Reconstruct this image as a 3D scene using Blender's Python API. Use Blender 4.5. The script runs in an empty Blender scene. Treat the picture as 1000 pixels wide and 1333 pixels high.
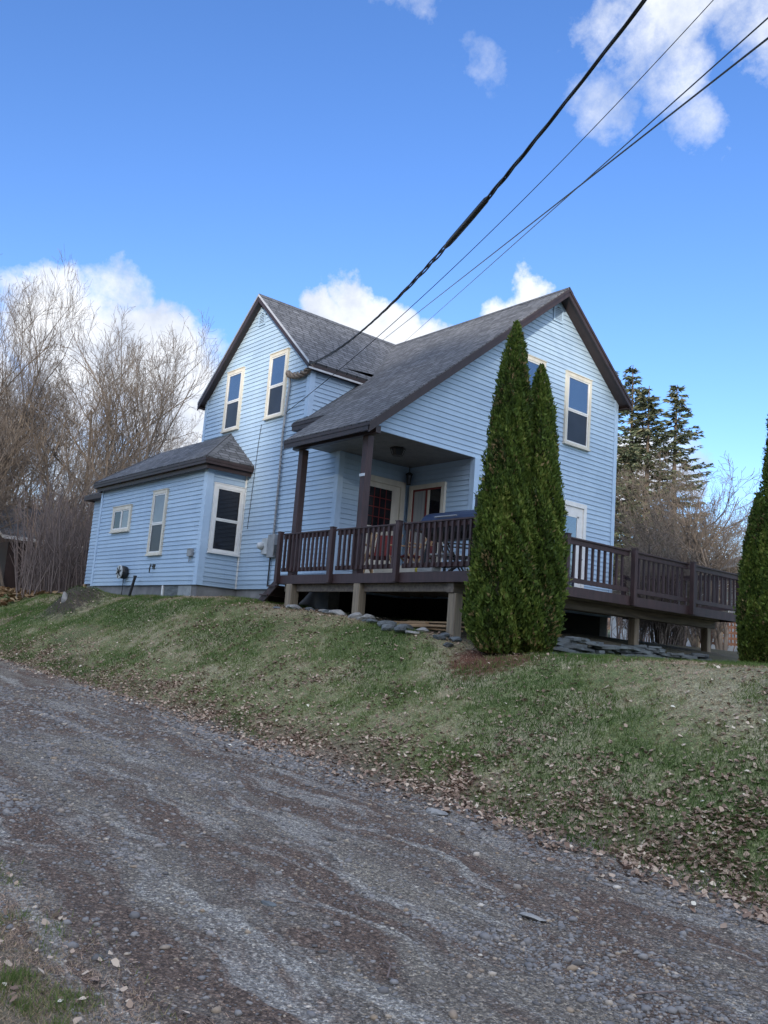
import bpy, math, random
import numpy as np
from mathutils import Vector, Matrix
R_ = math.radians
sc = bpy.context.scene
COL = sc.collection
rng = np.random.default_rng(7)
random.seed(7)
CAM = (11.662, -10.074, -1.226)

# ------------------------------------------------------------------ helpers
WL = {}                                    # world location of each object built
def tag(o, label=None, cat=None, group=None, kind=None):
    if label: o['label'] = label
    if cat: o['category'] = cat
    if group: o['group'] = group
    if kind: o['kind'] = kind
    return o
def empty(name, loc=(0, 0, 0), label=None, cat=None, group=None):
    o = bpy.data.objects.new(name, None); COL.objects.link(o)
    o.location = loc; o.empty_display_size = .2
    WL[o] = Vector(loc)
    return tag(o, label, cat, group)
class MB:
    def __init__(s): s.v = []; s.f = []; s.uv = {}; s.mi = {}
    def face(s, pts, uv=None, mi=0):
        i = len(s.v); s.v += [tuple(p) for p in pts]; s.f.append(tuple(range(i, i+len(pts))))
        if uv: s.uv[len(s.f)-1] = uv
        if mi: s.mi[len(s.f)-1] = mi
    def box(s, x0, x1, y0, y1, z0, z1, mi=0):
        if x0 > x1: x0, x1 = x1, x0
        if y0 > y1: y0, y1 = y1, y0
        if z0 > z1: z0, z1 = z1, z0
        i = len(s.v)
        s.v += [(x0,y0,z0),(x1,y0,z0),(x1,y1,z0),(x0,y1,z0),(x0,y0,z1),(x1,y0,z1),(x1,y1,z1),(x0,y1,z1)]
        for q in ((0,3,2,1),(4,5,6,7),(0,1,5,4),(1,2,6,5),(2,3,7,6),(3,0,4,7)):
            s.f.append(tuple(i+k for k in q))
            if mi: s.mi[len(s.f)-1] = mi
    def prism(s, poly, vec, mi=0, uvf=None):
        """polygon extruded by vec"""
        v = Vector(vec); a = [Vector(p) for p in poly]; b = [p+v for p in a]; n = len(a)
        s.face(a, [uvf(p) for p in a] if uvf else None, mi)
        s.face(b[::-1], [uvf(p) for p in b[::-1]] if uvf else None, mi)
        for i in range(n):
            j = (i+1) % n
            q = [a[i], b[i], b[j], a[j]]
            s.face(q, [uvf(p) for p in q] if uvf else None, mi)
    def bar(s, p, q, w, h, up=(0, 0, 1), mi=0):
        """rectangular bar from p to q, w across and h along up"""
        p = Vector(p); q = Vector(q); d = (q-p).normalized(); u = Vector(up)
        sd = d.cross(u).normalized(); u2 = sd.cross(d).normalized()
        c = [p+sd*a*w/2+u2*b*h/2 for a, b in ((-1,-1),(1,-1),(1,1),(-1,1))]
        s.prism(c, q-p, mi)
    def tube(s, pts, rad, n=8, cap=True, mi=0):
        pts = [Vector(p) for p in pts]
        if not hasattr(rad, '__len__'): rad = [rad]*len(pts)
        base = len(s.v); prev = None
        for k, p in enumerate(pts):
            d = (pts[min(k+1, len(pts)-1)]-pts[max(k-1, 0)]).normalized()
            if prev is None:
                a = d.cross(Vector((0, 0, 1)))
                if a.length < .05: a = d.cross(Vector((1, 0, 0)))
            else: a = prev-d*prev.dot(d)
            a.normalize(); b = d.cross(a); prev = a
            for j in range(n):
                t = 2*math.pi*j/n
                s.v.append(tuple(p+(a*math.cos(t)+b*math.sin(t))*rad[k]))
        for k in range(len(pts)-1):
            for j in range(n):
                s.f.append((base+k*n+j, base+k*n+(j+1) % n, base+(k+1)*n+(j+1) % n, base+(k+1)*n+j))
                if mi: s.mi[len(s.f)-1] = mi
        if cap:
            s.f.append(tuple(base+j for j in range(n))[::-1])
            s.f.append(tuple(base+(len(pts)-1)*n+j for j in range(n)))
    def lathe(s, c, prof, n=12, axis='z'):
        """prof: (radius, along) pairs round an axis"""
        base = len(s.v)
        for r, h in prof:
            for j in range(n):
                t = 2*math.pi*j/n; a, b = r*math.cos(t), r*math.sin(t)
                p = {'z': (a, b, h), 'x': (h, a, b), 'y': (a, h, b)}[axis]
                s.v.append((c[0]+p[0], c[1]+p[1], c[2]+p[2]))
        for k in range(len(prof)-1):
            for j in range(n):
                s.f.append((base+k*n+j, base+k*n+(j+1) % n, base+(k+1)*n+(j+1) % n, base+(k+1)*n+j))
        s.f.append(tuple(base+j for j in range(n))[::-1]); s.f.append(tuple(base+(len(prof)-1)*n+j for j in range(n)))
    def build(s, name, mat, parent=None, origin=None, smooth=False, bevel=0):
        off = WL[parent] if parent is not None else Vector(origin or (0, 0, 0))
        me = bpy.data.meshes.new(name)
        me.from_pydata([(a-off[0], b-off[1], c-off[2]) for a, b, c in s.v], [], s.f)
        for m in (mat if isinstance(mat, (list, tuple)) else [mat]): me.materials.append(m)
        if s.mi:
            for k, m in s.mi.items(): me.polygons[k].material_index = m
        if s.uv:
            l = me.uv_layers.new(name='UVMap')
            for k, uv in s.uv.items():
                for li, c in zip(me.polygons[k].loop_indices, uv): l.data[li].uv = c
        if smooth: me.polygons.foreach_set('use_smooth', [True]*len(me.polygons))
        me.validate(); me.update()
        o = bpy.data.objects.new(name, me); COL.objects.link(o)
        if parent is not None: o.parent = parent
        else: o.location = off
        WL[o] = off
        if bevel:
            b = o.modifiers.new('b', 'BEVEL'); b.width = bevel; b.segments = 1; b.limit_method = 'ANGLE'
        return o
def raw_mesh(name, V, F, mat, attr=None, smooth=False):
    """V (n,3), F (m,k) numpy -> mesh; attr: per-face float 'tint'"""
    me = bpy.data.meshes.new(name); n, k = F.shape
    me.vertices.add(len(V)); me.vertices.foreach_set('co', np.ascontiguousarray(V, dtype=np.float32).ravel())
    me.loops.add(n*k); me.loops.foreach_set('vertex_index', np.ascontiguousarray(F, dtype=np.int32).ravel())
    me.polygons.add(n); me.polygons.foreach_set('loop_start', np.arange(0, n*k, k, dtype=np.int32))
    me.polygons.foreach_set('loop_total', np.full(n, k, dtype=np.int32))
    if smooth: me.polygons.foreach_set('use_smooth', np.ones(n, dtype=bool))
    me.materials.append(mat); me.update(calc_edges=True)
    if attr is not None:
        a = me.attributes.new('tint', 'FLOAT', 'FACE'); a.data.foreach_set('value', np.ascontiguousarray(attr, dtype=np.float32))
    return me
def mesh_obj(name, me, parent=None, loc=(0, 0, 0)):
    o = bpy.data.objects.new(name, me); COL.objects.link(o); o.location = loc
    if parent is not None: o.parent = parent
    WL[o] = Vector(loc) if parent is None else WL[parent]+Vector(loc)
    return o

# value noise in numpy
_T = rng.random((256, 256))
def vn(x, y):
    xi = np.floor(x).astype(int); yi = np.floor(y).astype(int); fx = x-xi; fy = y-yi
    fx = fx*fx*(3-2*fx); fy = fy*fy*(3-2*fy)
    a = _T[xi & 255, yi & 255]; b = _T[(xi+1) & 255, yi & 255]; c = _T[xi & 255, (yi+1) & 255]; d = _T[(xi+1) & 255, (yi+1) & 255]
    return (a*(1-fx)+b*fx)*(1-fy)+(c*(1-fx)+d*fx)*fy
def fbm(x, y, o=4):
    s = 0; a = .5
    for i in range(o): s = s+a*vn(x*2**i+17*i, y*2**i+5*i); a *= .5
    return s/(1-.5**o)
def sst(a, b, x):
    t = np.clip((x-a)/(b-a), 0, 1); return t*t*(3-2*t)

# ------------------------------------------------------------------ materials
def new_mat(name):
    m = bpy.data.materials.new(name); m.use_nodes = True; nt = m.node_tree
    return m, nt, nt.nodes['Principled BSDF']
def N(nt, t, **kw):
    n = nt.nodes.new(t)
    for k, v in kw.items():
        if k in n.inputs and not hasattr(n, k): n.inputs[k].default_value = v
        else: setattr(n, k, v)
    return n
def ramp(nt, fac, stops):
    r = nt.nodes.new('ShaderNodeValToRGB'); e = r.color_ramp.elements
    while len(e) < len(stops): e.new(.5)
    for q, (p, c) in zip(e, stops): q.position = p; q.color = (*c, 1)
    nt.links.new(fac, r.inputs[0]); return r.outputs[0]
def mix(nt, f, a, b, mode='MIX'):
    n = nt.nodes.new('ShaderNodeMix'); n.data_type = 'RGBA'; n.blend_type = mode
    for s, v in ((n.inputs[0], f), (n.inputs[6], a), (n.inputs[7], b)):
        if hasattr(v, 'default_value') or hasattr(v, 'links'): nt.links.new(v, s)
        else: s.default_value = v if not isinstance(v, tuple) else (*v, 1)
    return n.outputs[2]
def mth(nt, op, a, b=0., c=0., clamp=False):
    n = nt.nodes.new('ShaderNodeMath'); n.operation = op; n.use_clamp = clamp
    for s, v in zip(n.inputs, (a, b, c)):
        if hasattr(v, 'links'): nt.links.new(v, s)
        else: s.default_value = v
    return n.outputs[0]
def noise(nt, vec, scale, detail=4, rough=.55, dist=0.):
    n = nt.nodes.new('ShaderNodeTexNoise'); n.inputs['Scale'].default_value = scale; n.inputs['Detail'].default_value = detail
    n.inputs['Roughness'].default_value = rough; n.inputs['Distortion'].default_value = dist
    if vec is not None: nt.links.new(vec, n.inputs['Vector'])
    return n.outputs[0]
def mapped(nt, src, scale=(1, 1, 1)):
    n = nt.nodes.new('ShaderNodeMapping'); n.inputs['Scale'].default_value = scale
    nt.links.new(src, n.inputs['Vector']); return n.outputs[0]
def pos(nt): return nt.nodes.new('ShaderNodeNewGeometry').outputs['Position']
def objc(nt): return nt.nodes.new('ShaderNodeTexCoord').outputs['Object']
def bump(nt, bs, h, strength, dist=.01):
    b = nt.nodes.new('ShaderNodeBump'); b.inputs['Strength'].default_value = strength; b.inputs['Distance'].default_value = dist
    nt.links.new(h, b.inputs['Height']); nt.links.new(b.outputs[0], bs.inputs['Normal'])
def simple(name, c1, c2=None, rough=.7, scale=(6, 6, 6), nscale=1., bmp=0., metallic=0., spec=.5, lo=.35, hi=.65):
    m, nt, b = new_mat(name); c2 = c2 or tuple(x*.8 for x in c1)
    v = mapped(nt, pos(nt) if name[0] != '~' else objc(nt), scale); f = noise(nt, v, nscale, 5, .6)
    nt.links.new(ramp(nt, f, ((lo, c1), (hi, c2))), b.inputs['Base Color'])
    b.inputs['Roughness'].default_value = rough; b.inputs['Metallic'].default_value = metallic
    b.inputs['Specular IOR Level'].default_value = spec
    if bmp: bump(nt, b, f, bmp, .01)
    return m
M = {}
ZB_ = -.171
# vinyl siding with faint fading and rain streaks
def siding_mat(name, a, b_):
    m, nt, b = new_mat(name); p = pos(nt)
    f1 = noise(nt, mapped(nt, p, (.8, .8, .5)), 1., 4); f2 = noise(nt, mapped(nt, p, (7, 7, .5)), 1., 4)
    f = mth(nt, 'ADD', mth(nt, 'MULTIPLY', f1, .6), mth(nt, 'MULTIPLY', f2, .4))
    col = ramp(nt, f, ((.35, a), (.65, b_)))
    sp = nt.nodes.new('ShaderNodeSeparateXYZ'); nt.links.new(p, sp.inputs[0]); cbx = nt.nodes.new('ShaderNodeCombineXYZ')
    nt.links.new(mth(nt, 'ADD', sp.outputs[0], sp.outputs[1]), cbx.inputs[0]); nt.links.new(mth(nt, 'SUBTRACT', sp.outputs[2], ZB_), cbx.inputs[1])
    bk = nt.nodes.new('ShaderNodeTexBrick'); nt.links.new(cbx.outputs[0], bk.inputs['Vector']); bk.offset = .37; bk.offset_frequency = 2
    for k_, v_ in (('Scale', 1.), ('Mortar Size', .0028), ('Mortar Smooth', 0.), ('Bias', 0.), ('Brick Width', 2.9), ('Row Height', .2044)): bk.inputs[k_].default_value = v_
    bk.inputs['Color1'].default_value = (.90, .90, .91, 1); bk.inputs['Color2'].default_value = (1.05, 1.04, 1.03, 1); bk.inputs['Mortar'].default_value = (.78, .78, .8, 1)
    col = mix(nt, .8, col, bk.outputs[0], 'MULTIPLY')
    f3 = noise(nt, mapped(nt, p, (2.5, 2.5, 9.8)), 1., 2)
    col = mix(nt, mth(nt, 'MULTIPLY', f3, .25), col, (.9, .9, .9), 'MULTIPLY')
    # green-grey grime toward the bottom courses
    sep = nt.nodes.new('ShaderNodeSeparateXYZ'); nt.links.new(p, sep.inputs[0])
    g = mth(nt, 'MULTIPLY', mth(nt, 'MULTIPLY_ADD', sep.outputs[2], -1.6, .5, True), mth(nt, 'MULTIPLY', f2, .55))
    col = mix(nt, g, col, (.22, .25, .24))
    nt.links.new(col, b.inputs['Base Color']); b.inputs['Roughness'].default_value = .55
    bump(nt, b, noise(nt, mapped(nt, p, (30, 30, 6)), 1., 2), .08, .004)
    return m
M['siding'] = siding_mat('blue_siding', (.365, .50, .645), (.42, .56, .705))
M['corner'] = simple('corner_trim', (.39, .53, .69), (.44, .58, .74), .5)
M['cream'] = simple('cream_trim', (.70, .66, .56), (.58, .54, .45), .55, (5, 5, 2))
M['white'] = simple('white_vinyl', (.78, .78, .76), (.68, .68, .66), .4)
M['brown'] = simple('brown_paint', (.040, .024, .022), (.028, .017, .016), .5, (9, 9, 3))
M['deck'] = simple('deck_stain', (0.065, 0.036, 0.037), (0.040, 0.024, 0.025), .6, (12, 12, 3), bmp=.1)
M['deckfloor'] = simple('deck_boards', (.12, .085, .07), (.07, .05, .045), .7, (2, 20, 2), bmp=.2)
M['soffit'] = simple('porch_ceiling', (.20, .21, .21), (.15, .16, .16), .6)
M['drip'] = simple('drip_edge', (.6, .6, .6), (.5, .5, .5), .4, metallic=.3)
M['concrete'] = simple('foundation_concrete', (.27, .27, .27), (.15, .15, .155), .9, (2.2, 2.2, 2.2), bmp=.5)
M['dark'] = simple('dark_crawlspace', (.012, .012, .014), (.02, .018, .016), .95)  # near-black for the foundation under the deck, its shade put into the colour
M['black'] = simple('black_metal', (.012, .012, .014), (.02, .02, .022), .45)
M['wood'] = simple('weathered_wood', (.33, .27, .19), (.19, .155, .115), .85, (26, 26, 1.6), bmp=.4)
M['beam'] = simple('weathered_beam', (.20, .165, .13), (.11, .09, .075), .85, (22, 2, 22), bmp=.4)
M['tan'] = simple('tan_lumber', (.46, .30, .16), (.30, .19, .10), .75, (3, 20, 20), bmp=.2)
M['grey'] = simple('grey_metal', (.33, .34, .35), (.24, .25, .26), .5, metallic=.2)
M['meter'] = simple('meter_white', (.55, .58, .60), (.42, .45, .46), .4)
M['red'] = simple('red_paint', (.22, .025, .018), (.14, .018, .014), .5)
M['redfab'] = simple('red_fabric', (.17, .022, .02), (.11, .016, .016), .9)
M['grillblue'] = simple('blue_enamel', (0.018, 0.033, 0.075), (0.014, 0.025, 0.060), .35)
M['yellow'] = simple('yellow_plastic', (.62, .52, .05), (.5, .42, .04), .5)
M['pale'] = simple('pale_curtain', (.45, .45, .44), (.27, .28, .28), .9, (30, 30, .3))
M['rope'] = simple('cable_jacket', (.28, .22, .17), (.12, .10, .085), .8, (40, 40, 40))
M['slate'] = simple('slate_stone', (0.155, 0.176, 0.182), (0.068, 0.074, 0.074), .75, (3, 3, 10), nscale=1.3, bmp=.5)
M['fieldstone'] = simple('field_stone', (0.375, 0.360, 0.323), (0.180, 0.180, 0.180), .85, (7, 7, 7), bmp=.5)
M['bark'] = simple('~bark', (0.208, 0.172, 0.139), (0.112, 0.092, 0.078), .95, (9, 9, 2), bmp=.5)
M['twig'] = simple('~twig', (0.193, 0.156, 0.125), (0.116, 0.094, 0.078), .95, (0.964, 0.973, 0.986))
M['brush'] = simple('brush_twig', (0.260, 0.201, 0.171), (0.138, 0.103, 0.090), .95, (0.435, 0.418, 0.214))
M['spbark'] = simple('~spruce_bark', (.13, .10, .075), (.07, .055, .045), .95, (8, 8, 2))
def glass(name, c, rough=.05, spec=1.0):
    m, nt, b = new_mat(name)
    b.inputs['Roughness'].default_value = rough; b.inputs['Specular IOR Level'].default_value = spec
    b.inputs['IOR'].default_value = 2.3 if spec >= 1 else 1.5
    f = noise(nt, pos(nt), 1.3, 2)
    nt.links.new(ramp(nt, f, ((.4, c), (.6, tuple(x*.75 for x in c)))), b.inputs['Base Color'])
    bump(nt, b, noise(nt, pos(nt), 2.0, 2), .05, .02)
    return m
M['glass'] = glass('window_glass', (.03, .045, .08), .03, 1.)
M['screen'] = glass('insect_screen', (.035, .042, .058), .35, .35)
M['blindglass'] = glass('blind_behind_glass', (.20, .22, .235), .08, .6)
M['darkglass'] = glass('dim_glass', (.016, .017, .022), .06, .45)
# leaf-type materials driven by the per-face tint
def tint_mat(name, stops, rough=.8, sub=0., spec=.25):
    m, nt, b = new_mat(name)
    a = nt.nodes.new('ShaderNodeAttribute'); a.attribute_name = 'tint'
    c = ramp(nt, a.outputs['Fac'], stops); nt.links.new(c, b.inputs['Base Color'])
    b.inputs['Roughness'].default_value = rough; b.inputs['Specular IOR Level'].default_value = spec
    if sub:
        t = nt.nodes.new('ShaderNodeBsdfTranslucent'); nt.links.new(c, t.inputs[0])
        x = nt.nodes.new('ShaderNodeMixShader'); x.inputs[0].default_value = sub
        nt.links.new(b.outputs[0], x.inputs[1]); nt.links.new(t.outputs[0], x.inputs[2])
        nt.links.new(x.outputs[0], nt.nodes['Material Output'].inputs[0])
    return m
M['arbor'] = tint_mat('arborvitae_foliage', ((0, (0.040, 0.062, 0.017)), (.42, (0.099, 0.158, 0.029)), (.8, (0.191, 0.255, 0.046)), (.93, (0.277, 0.303, 0.072)), (1, (0.317, 0.234, 0.104))), .7, .25)
M['spruce'] = tint_mat('spruce_needles', ((0, (0.051, 0.070, 0.045)), (.6, (0.117, 0.140, 0.081)), (1, (0.305, 0.257, 0.158))), .8, .1)
M['grass'] = tint_mat('grass_blades', ((0, (0.074, 0.138, 0.030)), (.40, (0.149, 0.208, 0.056)), (.56, (0.348, 0.276, 0.150)), (1, (0.632, 0.442, 0.328))), .8, .3)
M['leaf'] = tint_mat('fallen_leaves', ((0, (0.122, 0.083, 0.064)), (.3, (0.269, 0.179, 0.129)), (.65, (0.514, 0.383, 0.282)), (.88, (0.710, 0.587, 0.446)), (1, (0.917, 0.893, 0.751))), .8, .15)
M['litter'] = tint_mat('leaf_litter', ((0, (0.099, 0.053, 0.022)), (.5, (0.285, 0.172, 0.083)), (1, (0.372, 0.277, 0.165))), .8, .15)
M['stone'] = tint_mat('gravel_stones', ((0, (0.100, 0.093, 0.086)), (.4, (0.201, 0.191, 0.184)), (.7, (0.292, 0.270, 0.248)), (.85, (0.321, 0.241, 0.163)), (1, (0.603, 0.540, 0.454))), .75)

def shingle_mat(name, base):
    m, nt, b = new_mat(name)
    uv = nt.nodes.new('ShaderNodeTexCoord').outputs['UV']
    w = nt.nodes.new('ShaderNodeTexBrick'); nt.links.new(uv, w.inputs['Vector'])
    for k, v in (('Scale', 1.), ('Mortar Size', .014), ('Mortar Smooth', .2), ('Bias', 0.), ('Brick Width', .21), ('Row Height', .135)): w.inputs[k].default_value = v
    w.offset = .37; w.offset_frequency = 3; w.squash = 1.35; w.squash_frequency = 2
    w.inputs['Color1'].default_value = (*[x*.7 for x in base], 1); w.inputs['Color2'].default_value = (*[x*1.35 for x in base], 1)
    w.inputs['Mortar'].default_value = (*[x*.3 for x in base], 1)
    f = noise(nt, mapped(nt, uv, (6, 9, 1)), 1., 5, .7)
    c = mix(nt, .8, w.outputs[0], ramp(nt, f, ((.3, (.68, .68, .7)), (.7, (1.35, 1.33, 1.3)))), 'MULTIPLY')
    f2 = noise(nt, mapped(nt, uv, (.5, .35, 1)), 1., 4, .6)
    c = mix(nt, .6, c, ramp(nt, f2, ((.35, (.8, .8, .82)), (.68, (1.22, 1.2, 1.16)))), 'MULTIPLY')
    nt.links.new(c, b.inputs['Base Color']); b.inputs['Roughness'].default_value = .9
    # each course is a small ramp: thick at its butt
    sep = nt.nodes.new('ShaderNodeSeparateXYZ'); nt.links.new(uv, sep.inputs[0])
    fr = mth(nt, 'FRACT', mth(nt, 'DIVIDE', sep.outputs[1], .135))
    h = mth(nt, 'SUBTRACT', mth(nt, 'MULTIPLY', mth(nt, 'SUBTRACT', 1., fr), .8), mth(nt, 'MULTIPLY', w.outputs[1], .5))
    h = mth(nt, 'ADD', h, mth(nt, 'MULTIPLY', noise(nt, mapped(nt, uv, (60, 60, 1)), 1., 3), .3))
    bump(nt, b, h, 1., .016)
    return m
M['shingle'] = shingle_mat('asphalt_shingles', (0.110, 0.115, 0.125))

# ground: one material read from world position on lawn and driveway alike
def ground_mat():
    m, nt, b = new_mat('ground_cover'); p = pos(nt)
    sep = nt.nodes.new('ShaderNodeSeparateXYZ'); nt.links.new(p, sep.inputs[0]); X, Y = sep.outputs[0], sep.outputs[1]
    def mr(v, a, b_):
        n = nt.nodes.new('ShaderNodeMapRange'); n.interpolation_type = 'SMOOTHSTEP'; nt.links.new(v, n.inputs[0])
        n.inputs[1].default_value = a; n.inputs[2].default_value = b_; return n.outputs[0]
    wob = mth(nt, 'MULTIPLY_ADD', noise(nt, mapped(nt, p, (.7, .7, .7)), 1., 5, .65), 1.5, -.75)
    yw = mth(nt, 'ADD', Y, wob)
    road = mth(nt, 'MULTIPLY', mr(yw, -4.05, -4.5), mr(yw, -8.95, -8.35))
    # --- driveway
    wp = nt.nodes.new('ShaderNodeVectorMath'); wp.operation = 'MULTIPLY_ADD'; wn = nt.nodes.new('ShaderNodeTexNoise'); wn.inputs['Scale'].default_value = .9; wn.inputs['Detail'].default_value = 4.; nt.links.new(p, wn.inputs['Vector']); nt.links.new(wn.outputs['Color'], wp.inputs[0]); wp.inputs[1].default_value = (1.2, .75, 0); nt.links.new(p, wp.inputs[2])
    st = noise(nt, mapped(nt, wp.outputs[0], (.5, 1.9, 1)), 1., 7, .68, .4)
    st2 = noise(nt, mapped(nt, wp.outputs[0], (.4, 2.6, 1)), 1.3, 8, .7, .5)
    fine = noise(nt, p, 34., 4, .7)
    rc = ramp(nt, st, ((.34, (.150, .112, .086)), (.45, (0.169, 0.117, 0.086)), (.54, (0.209, 0.177, 0.141)), (.68, (0.281, 0.243, 0.187))))
    sand = ramp(nt, st2, ((.52, (0, 0, 0)), (.60, (1, 1, 1))))
    rc = mix(nt, mth(nt, 'MULTIPLY', sand, .75), rc, (.40, .375, .325))
    vo = nt.nodes.new('ShaderNodeTexVoronoi'); vo.inputs['Scale'].default_value = 64.; nt.links.new(p, vo.inputs['Vector'])
    vo2 = nt.nodes.new('ShaderNodeTexVoronoi'); vo2.inputs['Scale'].default_value = 95.; nt.links.new(p, vo2.inputs['Vector'])
    sv = nt.nodes.new('ShaderNodeSeparateColor'); nt.links.new(vo.outputs['Color'], sv.inputs[0])
    sv2 = nt.nodes.new('ShaderNodeSeparateColor'); nt.links.new(vo2.outputs['Color'], sv2.inputs[0])
    peb = ramp(nt, sv.outputs[0], ((0., (.45, .43, .42)), (.5, (.9, .9, .92)), (.8, (1.3, 1.3, 1.32)), (1., (2.3, 2.25, 2.1))))
    peb2 = ramp(nt, sv2.outputs[0], ((0., (.5, .5, .5)), (.6, (1., 1., 1.)), (1., (1.9, 1.9, 1.9))))
    rc = mix(nt, .62, rc, peb, 'MULTIPLY'); rc = mix(nt, .75, rc, peb2, 'MULTIPLY')
    rc = mix(nt, .5, rc, ramp(nt, fine, ((.3, (.6, .6, .6)), (.7, (1.4, 1.4, 1.4)))), 'MULTIPLY')
    # --- lawn
    g1 = noise(nt, mapped(nt, p, (.55, .8, .6)), 1., 6, .65); g2 = noise(nt, p, 9., 5, .7)
    gf = mth(nt, 'ADD', mth(nt, 'MULTIPLY', g1, .65), mth(nt, 'MULTIPLY', g2, .35))
    gc = ramp(nt, gf, ((.36, (0.078, 0.105, 0.038)), (.47, (0.145, 0.168, 0.068)), (.54, (0.251, 0.233, 0.135)), (.64, (0.316, 0.290, 0.184))))
    gc = mix(nt, .7, gc, ramp(nt, noise(nt, p, 45., 3, .7), ((.3, (.5, .5, .5)), (.7, (1.5, 1.5, 1.5)))), 'MULTIPLY')
    gc = mix(nt, .45, gc, peb2, 'MULTIPLY'); gc = mix(nt, .35, gc, peb, 'MULTIPLY')
    soil = mth(nt, 'MULTIPLY', mr(yw, -3.6, -4.2), .75)
    gc = mix(nt, soil, gc, (.14, .105, .08))
    # mulch rings under the evergreens
    for (mx, my, mrad) in ((3.9, -1.3, .95), (4.4, 5.1, 1.5)):
        d = nt.nodes.new('ShaderNodeVectorMath'); d.operation = 'DISTANCE'
        cb = nt.nodes.new('ShaderNodeCombineXYZ'); nt.links.new(X, cb.inputs[0]); nt.links.new(Y, cb.inputs[1])
        nt.links.new(cb.outputs[0], d.inputs[0]); d.inputs[1].default_value = (mx, my, 0); wob = mth(nt, 'MULTIPLY_ADD', noise(nt, p, 9., 5, .7), 2.2, -1.1)
        k = mr(mth(nt, 'ADD', d.outputs['Value'], mth(nt, 'MULTIPLY', wob, .5)), mrad, mrad-.35)
        gc = mix(nt, k, gc, mix(nt, noise(nt, p, 30., 3), (.16, .065, .035), (.06, .03, .02)))
    d = nt.nodes.new('ShaderNodeVectorMath'); d.operation = 'DISTANCE'
    nt.links.new(mapped(nt, p, (1, 1.6, 0)), d.inputs[0]); d.inputs[1].default_value = (-9.6, -2.1*1.6, 0)
    gc = mix(nt, mr(mth(nt, 'ADD', d.outputs['Value'], wob), 1.35, .75), gc, mix(nt, g2, (.03, .024, .018), (.09, .07, .05)))
    # grey stony spot on the right of the lawn
    d = mth(nt, 'MULTIPLY', mr(X, 6.4, 8.), mr(mth(nt, 'ADD', Y, wob), -2.4, -1.6))
    gc = mix(nt, mth(nt, 'MULTIPLY', d, .12), gc, mix(nt, fine, (.07, .07, .07), (.18, .18, .18)))
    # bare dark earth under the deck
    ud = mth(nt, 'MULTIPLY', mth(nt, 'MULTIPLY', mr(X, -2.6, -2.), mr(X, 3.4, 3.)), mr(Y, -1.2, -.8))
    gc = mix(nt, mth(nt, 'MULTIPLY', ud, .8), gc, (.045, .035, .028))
    # gravel of the turning place and leaf litter at the edge of the woods, far left
    far = mr(X, -13., -15.)
    pl = mth(nt, 'MULTIPLY', far, mth(nt, 'MULTIPLY', mr(mth(nt, 'ADD', Y, mth(nt, 'MULTIPLY', X, .35)), -7.0, -6.0), 1.))
    gc = mix(nt, mth(nt, 'MULTIPLY', pl, mr(mth(nt, 'ADD', Y, mth(nt, 'MULTIPLY', X, .35)), -4.0, -4.6)), gc, (.17, .16, .15))
    wd = mr(mth(nt, 'ADD', X, mth(nt, 'ADD', mth(nt, 'MULTIPLY', wob, 2.), mth(nt, 'MULTIPLY', Y, -.2))), -24., -26.)
    gc = mix(nt, wd, gc, mix(nt, g2, (.20, .10, .045), (.34, .20, .10)))
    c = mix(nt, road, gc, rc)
    nt.links.new(c, b.inputs['Base Color']); b.inputs['Roughness'].default_value = .92; b.inputs['Specular IOR Level'].default_value = .3
    h = mth(nt, 'ADD', mth(nt, 'MULTIPLY', vo.outputs['Distance'], -1.3), mth(nt, 'MULTIPLY', vo2.outputs['Distance'], -.7))
    h = mth(nt, 'ADD', mth(nt, 'MULTIPLY', h, road), mth(nt, 'MULTIPLY', noise(nt, p, 22., 5, .7), 1.2))
    bump(nt, b, h, .9, .02)
    return m
M['ground'] = ground_mat()

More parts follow.
